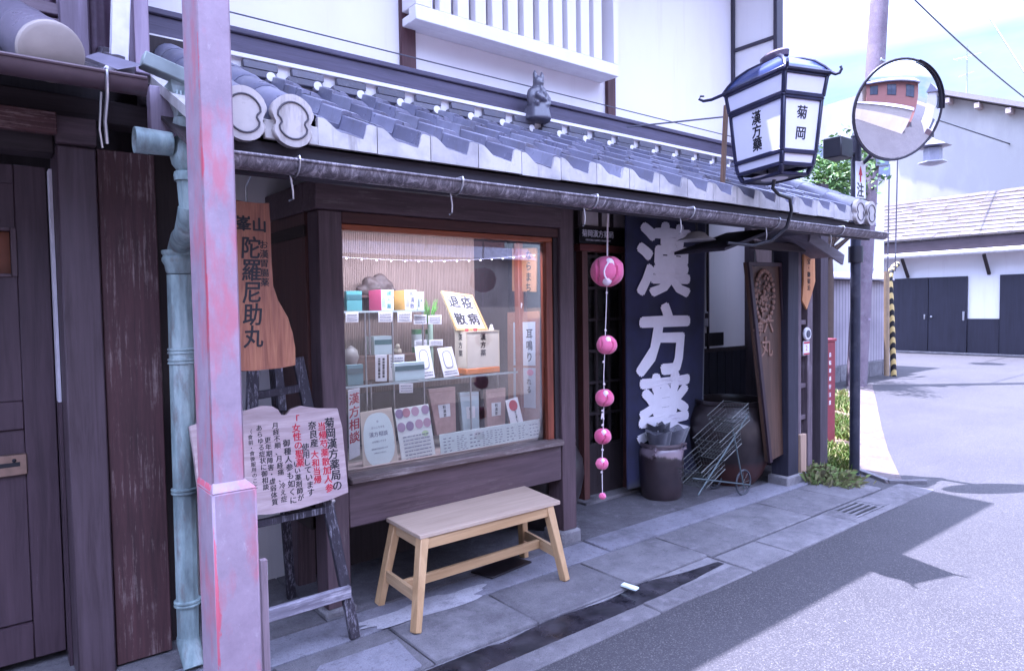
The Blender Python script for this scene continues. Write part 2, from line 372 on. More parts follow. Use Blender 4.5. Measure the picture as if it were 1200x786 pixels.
# wet gutter channel
WET = NT('wet dark gutter mud'); WET.col(WET.ramp(WET.noise(9, 5), [(.35, '#17161b'), (.7, '#37343a')])); WET.rough(WET.ramp(WET.noise(6, 5), [(.35, .12), (.6, .5)])); WET.bump(WET.noise(60, 4), .15, .004)
pts_ = []
for k in range(60):
    x = -4+7.42*k/59; pts_.append((x, 2.262, .003))
for k in range(59, -1, -1):
    x = -4+7.42*k/59; pts_.append((x, 2.445, .003))
sheet('gutter_channel', pts_, CONC)
hi_, lo_p = [], []
for k in range(90):
    x = -1.0+4.40*k/89; t = max(0, (x-2.7)/.7)
    lo_p.append((x, 2.266+.05*t+.012*mnoise.noise(V((x*5, 1, 0))), .006)); hi_.append((x, 2.436-.075*t**1.5+(.03*mnoise.noise(V((x*3, 7, 0))) if x > 1.8 else 0)-.006, .006))
sheet('wet_gutter', lo_p+hi_[::-1], WET.m)
# spilt pale cement under the bench
CEM = m_conc('spilt pale cement', '#b8b5bc', '#c2bfc6', '#96939b', 3)
rr = random.Random(5); ce = PZ(500, 697, .0215); pl = []
for k in range(40):
    a = 2*pi*k/40; q = .75+.5*mnoise.noise(V((cos(a)*1.7, sin(a)*1.7, 3)))
    pl.append((2.0+cos(a)*.50*q-.25, 2.93+sin(a)*.10*q, .0215))
sheet('cement_stain', pl, CEM)

b = MB(); b.hexa([(.86, 2.45, .0), (1.44, 2.445, .0), (1.47, 2.72, .0), (1.10, 2.735, .0), (.86, 2.45, .030), (1.44, 2.445, .034), (1.475, 2.72, .030), (1.10, 2.735, .026)], .012); b.build('loose_slab', CONC2, kind='structure')
b = MB(); b.slab(PZ(588, 664, .026), V((.16, .02, 0)), V((-.02, .075, 0)), V((0, 0, .005)), .002); tag(b.build('iron_plate', m_plain('dark iron plate', '#2c2529', .5, .3)), 'dark flat iron plate lying on the ground under the bench', 'plate')
# drain grate let into the pavement
g = thing('drain_grate', (5.03, 2.31, 0), 'slotted concrete drain cover let into the pavement by the road', 'drain cover')
b = MB(); b.box(4.834, 5.226, 2.206, 2.413, -.01, .003, 0); b.build('channel', m_plain('painted drain dark', '#0b0a0c', .9), g)  # near-black base paints the dark hollow below the slots
b = MB()
for k in range(5):
    y = 2.214+k*.0455; b.box(4.836, 5.224, y-.007, y+.012, -.008, .011, .002)
b.box(4.836, 4.87, 2.207, 2.412, -.009, .010, .002); b.box(5.19, 5.224, 2.207, 2.412, -.009, .010, .002); b.build('slotted_cover', CONC, g)

# ================================================================== THE SHOP
shop = thing('medicine_shop', (3.2, 3.75, 0), 'old townhouse shop with white plaster upper floor, low grey tiled eave and display window', 'shop')
# ---- upper floor
b = MB(); b.box(.58, 5.43, 3.6, 3.8, 2.9, 5.3, .004); b.box(.62, 5.428, 3.603, 3.79, 2.60, 2.90, 0)
b.box(5.43, 5.50, 3.19, 3.8, 2.75, 5.0, .003); b.build('upper_wall', PLAS, shop)
b = MB()
b.box(.60, 5.43, 3.55, 3.598, 2.785, 2.90, .004); b.box(.60, 5.43, 3.535, 3.598, 2.902, 2.93, .004)
b.build('wall_beam', m_wood('grey purple painted beam', '#403b4a', '#5c566a', 'x', .6, wear='#7d7886', wear_amt=.66), shop)
for xa, xb in ((2.05, 2.15), (3.79, 3.88)): b = MB(); b.box(xa, xb, 3.572, 3.602, 2.932, 3.9, .004); b.build('wall_post', m_wood('red brown wall post', '#3c2628', '#5c3e42', 'z', .6), shop)
DK = m_plain('dark slate trim', '#3a3642', .6)
b = MB()   # framed wing wall at the end of the upper floor
b.box(5.405, 5.432, 3.57, 3.60, 2.93, 5.0, .003); b.box(5.412, 5.432, 3.175, 3.57, 3.745, 3.775, .003)
b.box(5.405, 5.50, 3.155, 3.19, 2.75, 5.0, .003); b.build('wing_wall_trim', DK, shop)
b = MB(); b.box(5.50, 5.66, 3.20, 3.36, 2.6, 5.0, .006); b.box(5.665, 5.73, 3.24, 3.33, 2.6, 5.0, .02); b.build('corner_pilaster', PLAS, shop)
lw = MB(); x0, x1, zb, zt, yf = 2.06, 3.745, 3.165, 4.4, 3.42
lw.box(x0, x1, yf, 3.50, zb, zb+.085, .004); lw.box(x0, x0+.10, yf, 3.60, zb+.085, zt, .003); lw.box(x1-.05, x1, yf, 3.60, zb+.085, zt, .003)
lw.box(x0, x1, 3.50, 3.598, zb+.002, zb+.05, .003); lw.box(x0, x1, yf, 3.60, zt, zt+.1, .003)
gx = [PY(px, 60, yf).x for px in (513, 534, 555, 574.5, 594, 611, 630, 647, 663, 679.5, 694, 709)]
edges = [x0+.10]+gx+[x1-.05]
for i in range(len(gx)-1):
    c = (gx[i]+gx[i+1])/2; lw.box(c-.042, c+.042, yf+.006, 3.478, zb+.087, zt, .003)
lw.box(x0+.101, gx[0]-.024, yf+.006, 3.478, zb+.087, zt, .003)
lat = lw.build('lattice_window', PLAS, shop)
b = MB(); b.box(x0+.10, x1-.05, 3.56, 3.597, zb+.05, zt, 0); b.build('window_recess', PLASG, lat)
# upper roof overhanging the facade (out of the picture, casts the shade)
b = MB()
b.prism([(-1.0, 2.66, 4.86), (-1.0, 2.66, 4.98), (-1.0, 6.5, 6.7), (-1.0, 6.5, 6.55)], (6.35, 0, 0)); b.build('upper_roof', KAW, shop)
b = MB(); b.box(-1.0, 5.30, 3.8, 9.0, 0, 4.9, 0); b.build('rear_block', PLAS, shop)

# ---- lower tiled eave
EY, EZ, TY, TZ, PER = 2.45, 2.172, 3.50, 2.655, .2432
def sm(t): t = min(1, max(0, t)); return t*t*(3-2*t)
def wave(u):
    u %= 1.0
    if u < .06: return .050
    if u < .40: return .006+.044*(1-sm((u-.06)/.34))
    if u < .77: return .006-.012*sm((u-.40)/.37)
    return -.006+.060*sm((u-.77)/.075)-.004*sm((u-.90)/.10)
RX0, RX1 = 1.035, 5.235; NC = 5; NT_ = 30
b = MB(); rnd = random.Random(11)
for c in range(NC):
    t0, t1 = c/NC, (c+1.12)/NC
    nt_ = int((RX1-RX0)/PER+.999)
    for k in range(nt_):
        dz = rnd.uniform(-.003, .003); dy = rnd.uniform(-.004, .004)
        xa = RX0+k*PER; xb = min(xa+PER, RX1); rows = []
        prev = None
        for j in range(NT_+1):
            u = j/NT_; x = xa+(xb-xa)*u; wz = wave(u)
            yf_ = EY+(TY-EY)*t0-.012+dy; zf = EZ+(TZ-EZ)*t0
            yb_ = EY+(TY-EY)*t1; zb_ = EZ+(TZ-EZ)*t1
            vs_ = [b.bm.verts.new((x, yf_+.003, zf+wz-.004+dz)), b.bm.verts.new((x, yf_, zf+wz+.012+dz)), b.bm.verts.new((x, yf_+.006, zf+wz+.016+dz)), b.bm.verts.new((x, yb_, zb_+wz-.003+dz))]
            if prev:
                for q in range(3): b.bm.faces.new([prev[q], vs_[q], vs_[q+1], prev[q+1]])
            prev = vs_
roof = b.build('eave_roof', KAW, shop, angle=50)
b = MB()
for k in range(nt_):
    xa = RX0+k*PER+.002; xb = min(xa+PER-.004, RX1); d = rnd.uniform(-.003, .003)
    pts = [(xa, EY-.02, EZ-.047+d), (xb, EY-.02, EZ-.047+d)]
    for j in range(NT_, -1, -1):
        u = j/NT_; pts.append((xa+(xb-xa)*u, EY-.02, EZ+wave(u)+.006+d))
    b.prism(pts, (0, .022, 0))
b.build('eave_tile_face', KAWL, roof)
# rolled end rows with their decorated discs
def dlobe(a):
    g = lambda a0: math.exp(-((((a-a0+pi) % (2*pi))-pi)/.24)**2)
    return 1.03-.34*g(-.12)-.34*g(pi+.12)
def disc_shape(c, r):
    o = []
    for k in range(40):
        a = 2*pi*k/40+pi/2; q = r*dlobe(a)
        o.append(V((c[0]+q*cos(a), c[1], c[2]+q*sin(a)*1.10)))
    return o
DISC = m_tile('pale moulded end tile', '#b4aca8', '#bcb4b0', '#c4bcb8')
DARKREL = m_plain('dark relief line', '#4a464e', .7)
for i, xx in enumerate((.935, .765, 5.285, 5.47)):
    b = MB(); n = 5
    for k in range(n):
        t0 = k/n; t1 = (k+1.1)/n; a = V((xx, EY+.012+(TY-EY)*t0, EZ+.045+(TZ-EZ)*t0)); e = V((xx, EY+.012+(TY-EY)*t1, EZ+.045+(TZ-EZ)*t1))
        b.tube([a, a+(e-a)*.06, a+(e-a)*.85, e], [.072, .078, .072, .066], 18)
    rr_ = b.build('rolled_tile_row', KAW, roof)
    r = .082; c = (xx, EY-.045, EZ+.022)
    b = MB(); b.prism(disc_shape(c, r), (0, .03, 0), .004); e = b.build('end_disc', DISC, rr_)
    b = MB(); pts = []
    for k in range(30):
        a = 2*pi*k/30; q = r*.70*dlobe(a); pts.append((c[0]+q*cos(a), c[1]-.002, c[2]+q*sin(a)*1.10))
    b.tube(pts+[pts[0]], .0035, 6); b.build('relief', DARKREL, rr_)
# flat filler tiles between and outside the rolls
for xa, xb in ((.60, .71), (.84, .90), (1.0, RX0+.003), (5.233, 5.25), (5.345, 5.41), (5.53, 5.56)):
    b = MB(); b.prism([(xa, EY, EZ-.02), (xa, EY, EZ+.02), (xa, TY, TZ+.02), (xa, TY, TZ-.02)], (xb-xa, 0, 0))
    b.box(xa, xb, EY-.02, EY, EZ-.047, EZ+.02, .003); b.build('edge_tile', KAWL, roof)
# ridge course against the wall with white mortar
MORT = m_plain('white mortar', '#e2dede', .8, var=.05)
b = MB(); b.box(.62, 5.42, 3.485, 3.548, 2.66, 2.783, 0); b.box(.62, 5.42, 3.46, 3.484, 2.757, 2.78, .003)
for k in range(nt_+1):
    x = RX0+(k+.80)*PER
    if x < 5.4: b.lathe([(.023, 0), (.023, .03)], (x, 3.436, 2.682), 14, 'y')
b.build('mortar_bed', MORT, roof)
b = MB()
for k in range(-1, nt_+1):
    x = RX0+k*PER+.03
    if .6 < x < 5.25: b.box(x+.035, x+PER-.036, 3.455, 3.484, 2.712, 2.752, .004); b.box(x+.01, x+PER-.05, 3.44, 3.484, 2.672, 2.706, .004)
b.build('ridge_tile', m_tile('dark ridge tile', '#4a4854', '#5a5864', '#6a6874'), roof)
# fascia, soffit boards, rafters
b = MB(); b.box(.60, 5.58, 2.465, 2.50, 2.0, 2.122, .003); b.build('fascia', m_wood('near black fascia', '#1e1a20', '#342d36', 'x', .6), shop)
b = MB(); b.prism([(.60, 2.49, 2.08), (.60, 2.49, 2.095), (.60, 3.76, 2.665), (.60, 3.76, 2.65)], (4.97, 0, 0)); b.build('soffit', WBLX, shop)
b = MB()
for k in range(11):
    x = .75+k*.46; b.prism([(x, 2.52, 2.03), (x, 2.52, 2.085), (x, 3.74, 2.635), (x, 3.74, 2.57)], (.05, 0, 0))
b.build('rafters', WBLK, shop)
# gutter with brackets
def m_gutter():
    s = NT('weathered zinc gutter'); n = s.noise(26, 7, .8, (1, 1, .35), 1.2); f = s.noise(3, 4)
    c = s.ramp(n, [(.35, '#38343a'), (.52, '#716b73'), (.64, '#b5aeb4')]); c = s.mix(s.ramp(f, [(.45, 0.0), (.7, .5)]), c, '#6e6463')
    s.col(c); s.rough(.55); s.b.inputs['Metallic'].default_value = .5; s.bump(n, .3, .003); return s.m
GUT = m_gutter()
GY, GZ, GR = 2.395, 2.045, .046
b = MB(); n = 12
def gut(u, v): a = pi+pi*v; return (.70+4.94*u, GY+GR*cos(a), GZ-.004*sin(u*pi)+GR*sin(a))
b.grid(gut, 30, n); b.tube([(.70, GY-GR, GZ), (5.64, GY-GR, GZ)], .0065, 8); b.tube([(.70, GY+GR, GZ), (5.64, GY+GR, GZ)], .005, 6)
b.prism([(5.64, GY+GR*cos(pi+pi*k/10), GZ+GR*sin(pi+pi*k/10)) for k in range(11)], (.004, 0, 0))
gt = b.build('gutter', GUT, shop)
for x in (.93, 1.62, 2.41, 3.17, 4.05, 4.9):
    b = MB(); b.tube([(x, GY+GR*1.2*cos(pi+pi*k/8), GZ+GR*1.15*sin(pi+pi*k/8)) for k in range(9)], .004, 6)
    b.tube([(x, GY-GR*1.2, GZ), (x, GY-GR*1.1, GZ+.012), (x, 2.47, GZ+.015)], .004, 6)
    b.tube([(x, GY+GR, GZ-.02), (x+.01, GY+GR, GZ-.09), (x+.015, GY+GR+.01, GZ-.12), (x-.005, GY+GR, GZ-.13)], .0035, 6); b.build('gutter_bracket', STEEL, gt)

# ---- projecting display window
BX0, BX1, BY, WB, WT = 1.325, 3.01, 3.14, .69, 1.925
b = MB(); b.box(BX0, BX0+.125, BY, BY+.13, .05, 2.0, .006); b.build('corner_post', WD, shop)
b = MB(); b.box(2.888, BX1, BY, BY+.14, .10, 2.20, .006); b.build('corner_post', WD, shop)
b = MB(); b.box(BX0-.02, BX0+.15, BY-.02, BY+.16, -.02, .05, .012); b.jitter(.006, 9); b.build('post_foot', STONE, shop)
b = MB(); b.box(2.865, 3.035, BY-.02, BY+.17, -.02, .10, .015); b.jitter(.006, 9); b.build('post_foot', STONE, shop)
b = MB(); b.box(BX0-.02, 2.886, BY-.025, BY+.13, 2.002, 2.145, .006); b.box(BX0-.02, BX0+.12, BY+.131, 4.0, 2.002, 2.145, .005); b.build('lintel', WDX, shop)
b = MB(); b.box(BX0-.03, 3.04, BY-.01, BY+.12, 2.15, 2.40, .005); b.build('lintel_board', WBLX, shop)
b = MB(); b.box(BX0+.126, 2.886, BY+.005, BY+.10, .43, .648, .005); b.build('apron_board', WDX, shop)
b = MB(); b.box(BX0+.126, 2.886, BY-.03, BY+.10, .652, .69, .008); b.build('window_sill', m_wood('worn lilac brown sill', '#453836', '#71625f', 'x', .5, wear='#a09491', wear_amt=.55), shop)
fr = MB(); fr.box(BX0+.126, 2.886, BY+.012, BY+.09, 1.945, 2.0, .003); hd = fr.build('window_head', m_wood('dark red header', '#321c1c', '#52302c', 'x', .5), shop)
fr = MB(); fr.box(BX0+.128, 2.884, BY+.03, BY+.085, 1.915, 1.943, .003); fr.build('window_frame', WORG, shop)
fr = MB(); fr.box(2.80, 2.852, BY+.03, BY+.085, .69, 1.914, .003); fr.build('window_stile', WORZ, shop)
fr = MB(); fr.box(2.853, 2.887, BY+.02, BY+.085, .69, 1.944, .002); fr.build('dark_stile', WBLK, shop)
b = MB(); b.box(BX0+.128, 2.80, BY+.055, BY+.060, .69, 1.915, 0); b.build('window_pane', GLASS, shop)
# inside of the display
DB = 3.74
CURT = m_wood('brown slatted blind', '#66564f', '#857369', 'z', .75, scale=1.6, bump=.2)
b = MB()
x = BX0+.13
while x < 2.66: b.box(x, x+.0105, DB-.008, DB, 1.02, 2.0, .002); x += .0117
b.build('slatted_blind', CURT, shop)
b = MB(); b.box(BX0+.02, BX0+.035, BY+.14, DB+.05, .43, 2.0, 0); b.box(BX0+.02, 3.1, DB+.012, DB+.06, .43, 2.0, 0); b.build('display_back', m_wood('dark cabinet panel', '#1d1a20', '#302b31', 'z', .6), shop)
b = MB(); b.box(2.96, 2.985, BY+.145, DB+.01, .43, 2.0, 0); b.build('display_side', m_plain('dark display side', '#2b2a34', .4), shop)
b = MB(); b.box(2.915, 2.958, 3.58, 3.63, .70, 1.95, .003); b.box(2.925, 2.958, 3.30, 3.33, .70, 1.95, .003); b.build('side_frame', WORZ, shop)
b = MB(); b.box(BX0+.04, 2.96, BY+.09, DB+.011, .655, .70, .002); b.build('display_floor', m_wood('display floor board', '#8a7a76', '#a89892', 'x', .5), shop)
b = MB(); b.box(BX0+.04, 2.96, BY+.092, DB+.011, 1.99, 2.0, 0); b.build('display_ceiling', m_wood('display ceiling board', '#8a6450', '#b48a70', 'x', .5), shop)
b = MB(); b.box(BX0-.012, BX0+.018, BY+.131, 3.98, .43, 2.0, .002); b.build('side_panel', m_wood('dark red brown side panel', '#2c1c1e', '#5a3832', 'z', .45), shop)
b = MB(); b.box(BX0-.02, BX0+.10, BY+.131, 3.98, .42, .56, .004); b.build('side_rail', WDY, shop)
b = MB(); b.box(BX0-.02, BX0+.0, BY+.131, 3.98, 1.88, 1.94, .003); b.build('side_rail', WDY, shop)
b = MB(); b.box(BX0+.03, 2.96, BY+.10, DB+.05, .415, .43, 0); b.box(BX0+.03, 3.1, 3.70, 3.76, 0, .415, 0); b.build('void_back', WBLK, shop)
b = MB(); b.box(BX0+.03, BX0+.13, 3.60, 3.70, .0, .414, .004); b.build('rear_post', WD, shop)
b = MB(); b.box(2.60, 2.70, 3.62, 3.699, .0, .414, .004); b.build('rear_post', WD, shop)
# string of little lamps under the head of the window, plus an added area light that brightens the goods
sl = thing('light_string', (2.1, 3.3, 1.9), 'string of tiny white lamps stretched across the top of the display inside the glass', 'string lights')
EM = NT('lit bulb'); EM.b.inputs['Emission Color'].default_value = (1, .93, .85, 1); EM.b.inputs['Emission Strength'].default_value = 1.2
la, lb = V((1.50, 3.30, 1.79)), V((2.91, 3.36, 1.86))
b = MB(); b.tube([la.lerp(lb, k/16)-Z_*.03*(1-(k/8-1)**2) for k in range(17)], .0008, 4); b.build('wire', KAW, sl)
for k in range(16):
    t = (k+.5)/16; b = MB(); b.ball(la.lerp(lb, t)-Z_*(.03*(1-(2*t-1)**2)+.006), .0034, 6); b.build('bulb', EM.m, sl)
ld = bpy.data.lights.new('display_fill', 'AREA'); ld.shape = 'RECTANGLE'; ld.size = 1.35; ld.size_y = .06; ld.energy = 3.2; ld.color = (1, .97, .93)
lo_ = bpy.data.objects.new('display_fill', ld); col.objects.link(lo_); lo_.parent = sl; lo_.location = V((2.16, 3.30, 1.90))-V(sl.location); lo_.rotation_euler = V((0, .45, -1)).to_track_quat('-Z', 'Y').to_euler()
# recess between neighbour and display window
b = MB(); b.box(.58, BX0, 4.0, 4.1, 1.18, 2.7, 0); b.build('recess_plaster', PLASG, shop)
b = MB(); b.box(.58, BX0, 3.99, 4.1, 0, 1.12, 0); b.box(.58, BX0, 3.97, 4.05, 1.12, 1.18, .004); b.build('recess_boarding', WBLK, shop)

# ---- door front and right-hand wall
FY = 3.75
b = MB(); b.box(2.99, 3.62, FY, FY+.08, 0, 2.5, 0); b.box(3.60, 4.22, FY+.004, FY+.08, 2.24, 2.6, 0); b.build('door_side_boarding', WBLK, shop)
b = MB(); b.box(3.62, 3.68, FY-.06, FY+.08, .04, 1.93, .003); b.box(4.12, 4.19, FY-.06, FY+.08, .04, 1.93, .003); b.build('door_jamb', m_wood('red brown door jamb', '#3c2424', '#6a4640', 'z', .5), shop)
b = MB(); b.box(3.60, 4.21, FY-.06, FY+.08, 1.932, 1.985, .003); b.build('door_head', m_wood('red brown door head', '#4a2426', '#733c38', 'x', .5), shop)
b = MB(); b.box(3.60, 4.21, FY-.055, FY-.0, 1.99, 2.105, .002); tb = b.build('transom_sign', m_plain('black lacquer sign', '#151318', .35), shop)
b = MB(); b.text('菊岡漢方薬局', (3.80, FY-.057, 2.062), X_, Z_, .058, bold=.0006, sx=1.0)
b.text('KIKUOKA  KAMPO  PHARMACY', (3.80, FY-.057, 2.016), X_, Z_, .019, sx=1.0); b.build('lettering', WHITEINK, tb)
b = MB()
for xa, xb in ((3.66, 3.83), (3.86, 3.96), (4.0, 4.19)): b.box(xa, xb, FY-.03, FY+.01, 2.13, 2.235, .002)
b.build('transom_pane', m_plain('frosted transom pane', '#c8bcbc', .4), shop)
b = MB(); b.box(3.60, 4.21, FY-.045, FY+.04, 2.106, 2.128, .002); b.box(3.60, 4.21, FY-.045, FY+.04, 2.237, 2.26, .002)
for xx in (3.60, 3.832, 3.962, 4.192): b.box(xx, xx+.025, FY-.043, FY+.03, 2.129, 2.236, .002)
b.build('transom_frame', WBLX, shop)
dr = MB()
for k in range(4):
    x = 3.682+k*.139; dr.box(x, x+.022, FY+.0, FY+.03, .1, 1.93, .002)
for k in range(7):
    z = .42+k*.245; dr.box(3.684, 4.118, FY+.003, FY+.027, z, z+.022, .002)
dr.box(3.684, 4.118, FY+.004, FY+.026, .04, .42, .003); dd = dr.build('sliding_door', WBLK, shop)
b = MB(); b.box(3.69, 4.115, FY+.012, FY+.016, .42, 1.93, 0); b.build('door_pane', GLASS, dd)
b = MB(); b.box(3.55, 4.25, 5.4, 5.45, 0, 2.3, 0); b.box(3.5, 3.55, FY+.09, 5.45, 0, 2.3, 0); b.box(4.25, 4.30, FY+.09, 5.45, 0, 2.3, 0); b.build('hallway_wall', m_plain('dim hallway wall', '#6a625a', .8), shop)
b = MB(); b.box(3.58, 4.25, 3.63, 3.80, .0, .045, .006); b.build('door_sill', STONE, shop)
b = MB(); b.box(4.225, 5.98, FY, FY+.1, 1.10, 2.62, 0); b.build('front_plaster', PLAS, shop)
b = MB(); b.box(5.24, 5.262, FY-.02, FY-.001, 1.10, 2.5, .003); b.box(4.20, 5.98, FY-.015, FY-.001, 1.08, 1.115, .003); b.build('wall_batten', WBLK, shop)
b = MB(); b.box(4.225, 5.98, FY-.01, FY+.1, 0, 1.08, 0)
for k in range(14): b.box(4.26+k*.125, 4.272+k*.125, FY-.018, FY-.011, 0.02, 1.08, .002)
b.build('wainscot', m_wood('indigo black wainscot', '#17161c', '#272631', 'z', .6), shop)
b = MB(); hA, hB = PY(827, 406, FY-.01), PY(848, 389, FY-.01); b.box(hA.x, hB.x, FY-.012, FY-.001, hA.z, hB.z, .002); b.build('letter_hatch', m_plain('black letter hatch', '#17151a', .4), shop)
b = MB(); iA, iB = PY(824, 383, FY-.03), PY(830.5, 365, FY-.03); b.box(iA.x, iB.x, FY-.03, FY-.001, iA.z, iB.z, .006); ic = b.build('intercom', m_plain('grey plastic', '#9a98a0', .4), shop)
b = MB(); b.box(iA.x+.012, iB.x-.012, FY-.033, FY-.031, iB.z-.06, iB.z-.015, 0); b.build('screen', m_plain('dark screen', '#23222a', .2), ic)
# eave beam, right-hand post and lattice return
b = MB(); b.box(3.03, 5.50, 3.00, 3.10, 2.13, 2.27, .005); b.build('eave_beam', WBLX, shop)
b = MB(); b.box(5.19, 5.355, 2.93, 3.08, .10, 2.25, .006); b.build('end_post', m_wood('blue black end post', '#1f1e2a', '#33313e', 'z', .6, wear='#6b6674', wear_amt=.7), shop)
b = MB(); b.box(5.17, 5.47, 2.915, 3.11, -.02, .10, .014); b.jitter(.006, 9); b.build('end_post_foot', STONE, shop)
lt = MB(); lt.box(5.36, 5.46, 2.965, 3.06, .10, 2.1, .004); lt.box(5.60, 5.68, 2.985, 3.05, .02, 2.1, .004); lt.box(5.70, 5.75, 3.02, 3.05, .02, 1.9, .003)
for k in range(7): lt.box(5.46, 5.60, 3.0, 3.035, .25+k*.27, .29+k*.27, .003)
lt.build('lattice_return', m_wood('grey brown lattice', '#4a3f45', '#74666c', 'z', .7, wear='#9a9096', wear_amt=.6), shop)
b = MB(); b.box(5.462, 5.598, 3.04, 3.05, .1, 2.1, 0); b.build('lattice_backing', WBLK, shop)
b = MB(); b.box(5.385, 5.475, 2.925, 2.96, .10, .42, .004); b.build('repair_board', m_wood('bare pale repair board', '#8d7462', '#b89c86', 'z', .7), shop)
b = MB(); b.box(5.85, 5.98, 3.0, 9.0, .0, 2.55, 0); b.build('side_wall', m_wood('old side boarding', '#3a3238', '#5a5058', 'z', .7), shop)
# ================================================================== THINGS IN FRONT OF THE SHOP
def PPL(px, py, p0, n):
    d = ray(px, py); p0, n = V(p0), V(n); return EYEV + d*((p0-EYEV).dot(n)/d.dot(n))
# ---- bench
bz = .445
c4 = [V((1.638, 2.782, bz)), V((2.532, 2.772, bz)), V((2.585, 3.150, bz)), V((1.650, 3.138, bz))]
bn = thing('wooden_bench', (2.1, 2.96, .018), 'pale wooden bench with splayed legs standing before the display window', 'bench')
b = MB(); b.prism([p-Z_*.021 for p in c4], (0, 0, .021), .003); b.build('seat', WBENCH, bn)
lg = [(V((1.571, 2.722, .018)), V((1.690, 2.822, bz-.022))), (V((2.498, 2.722, .018)), V((2.46, 2.815, bz-.022))),
      (V((2.552, 3.130, .018)), V((2.515, 3.08, bz-.022))), (V((1.585, 3.105, .018)), V((1.70, 3.085, bz-.022)))]
lg[0] = (V((1.571, 2.725, .018)), V((1.668, 2.81, bz-.022))); lg[3] = (V((1.588, 3.115, .018)), V((1.682, 3.095, bz-.022)))
lg[1] = (V((2.512, 2.722, .018)), V((2.465, 2.805, bz-.022))); lg[2] = (V((2.565, 3.14, .018)), V((2.515, 3.095, bz-.022)))
for a, t in lg:
    b = MB(); b.beam(a, t, .036, .050, up=(0, 1, 0), bev=.004, w2=.046, h2=.052); b.build('leg', WOAK, bn)
at = lambda i, z: lg[i][0].lerp(lg[i][1], (z-.018)/(bz-.04))
b = MB(); b.beam(at(0, .395)+V((.02, -.006, 0)), at(1, .395)+V((-.02, -.006, 0)), .020, .052, bev=.002); b.build('apron', WOAKX, bn)
b = MB(); b.beam(at(3, .395)+V((.02, .006, 0)), at(2, .395)+V((-.02, .006, 0)), .020, .052, bev=.002); b.build('apron', WOAKX, bn)
for i, j in ((0, 3), (1, 2)):
    b = MB(); b.beam(at(i, .395)+V((0, .02, 0)), at(j, .395)-V((0, .02, 0)), .018, .050, bev=.002); b.build('end_apron', WOAKY, bn)
    b = MB(); b.beam(at(i, .165)+V((0, .018, 0)), at(j, .165)-V((0, .018, 0)), .020, .058, bev=.002); b.build('cross_rail', WOAKY, bn)
m1 = (at(0, .165)+at(3, .165))/2; m2 = (at(1, .165)+at(2, .165))/2
b = MB(); b.beam(m1+V((.012, 0, 0)), m2-V((.012, 0, 0)), .022, .048, bev=.002); b.build('stretcher', WOAKX, bn)

# ---- pink street post
def m_pink(edge, width):
    s = NT('chalky pink post paint'); n = s.noise(6, 8, .75); f = s.noise(30, 6, .8, (1, 1, .5)); v = s.noise(1.6, 3)
    c = s.mix(s.ramp(n, [(.35, 0.0), (.7, 1.0)]), '#8f7d8b', '#a794a2'); c = s.mix(s.ramp(f, [(.60, 0.0), (.70, .55)]), c, '#bcb0b8'); g1 = s.noise(22, 7, .8, (1, 1, .4)); c = s.mix(s.ramp(g1, [(.58, 0.0), (.66, .55)]), c, '#8f8290'); c = s.mix(s.ramp(s.noise(9, 7, .8, (1, 1, .12)), [(.60, 0.0), (.68, .4)]), c, '#94707a')
    c = s.mix(s.ramp(s.noise(3.3, 6, .6, (3, 3, 1)), [(.49, 0.0), (.64, .65)]), c, '#b8606e'); c = s.mix(s.ramp(v, [(.62, 0.0), (.70, .3)]), c, '#8b7f8e')
    sp_ = s.n('ShaderNodeSeparateXYZ'); s.l(s.tc.outputs['Object'], sp_.inputs[0])
    e = s.n('ShaderNodeMapRange'); s.l(sp_.outputs[0], e.inputs[0]); e.inputs[1].default_value = edge; e.inputs[2].default_value = edge+width; e.inputs[3].default_value = .54; e.inputs[4].default_value = -.1
    ge = s.n('ShaderNodeMath', _operation='GREATER_THAN'); s.l(sp_.outputs[0], ge.inputs[0]); ge.inputs[1].default_value = edge+.0015
    e2_ = s.n('ShaderNodeMath', _operation='MULTIPLY'); s.l(e.outputs[0], e2_.inputs[0]); s.l(ge.outputs[0], e2_.inputs[1])
    ad = s.n('ShaderNodeMath', _operation='ADD'); s.l(e2_.outputs[0], ad.inputs[0])
    m3 = s.n('ShaderNodeMath', _operation='MULTIPLY'); s.l(s.noise(3.4, 6, .7, (4, 4, 1)), m3.inputs[0]); m3.inputs[1].default_value = 1.0; s.l(m3.outputs[0], ad.inputs[1])
    c = s.mix(s.ramp(ad.outputs[0], [(.96, 0.0), (1.14, .8)]), c, '#c04c5e')
    s.col(c); s.rough(.65); s.bump(f, .2, .003); return s.m
def postquad(pl, pm, pr, yn):
    """pl: left back edge, pm: near edge, pr: right edge as seen; near corner at depth yn"""
    m = PY(*pm, yn); r = PY(*pr, yn); l = PX(*pl, m.x); return m, r, l
sp = thing('street_post', (.64, 2.35, 0), 'pink painted square steel post with red worn edges by the road', 'post')
m, r, l = postquad((229.8, 500), (246.5, 500), (285.5, 500), 2.28)
w_ = r.x-m.x; d_ = l.y-m.y; pxc, pyc = m.x, m.y
b = MB(); b.box(pxc, pxc+w_, pyc, pyc+d_, .95, 5.6, .006); b.build('shaft', m_pink(pxc-.64, .028), sp)
m2, r2, l2 = postquad((233, 650), (251, 650), (304, 650), 2.262)
b = MB(); b.box(m2.x, r2.x, m2.y, m2.y+(l2.y-m2.y), -.02, .945, .008)
bx0, bx1, by0, by1 = m2.x, r2.x, m2.y, m2.y+(l2.y-m2.y)
b.hexa([(bx0, by0, .942), (bx1, by0, .942), (bx1, by1, .942), (bx0, by1, .942), (pxc+.002, pyc+.002, .975), (pxc+w_-.002, pyc+.002, .975), (pxc+w_-.002, pyc+d_-.002, .975), (pxc+.002, pyc+d_-.002, .975)], .002)
b.build('base_sleeve', m_pink(bx0-.64, .05), sp)
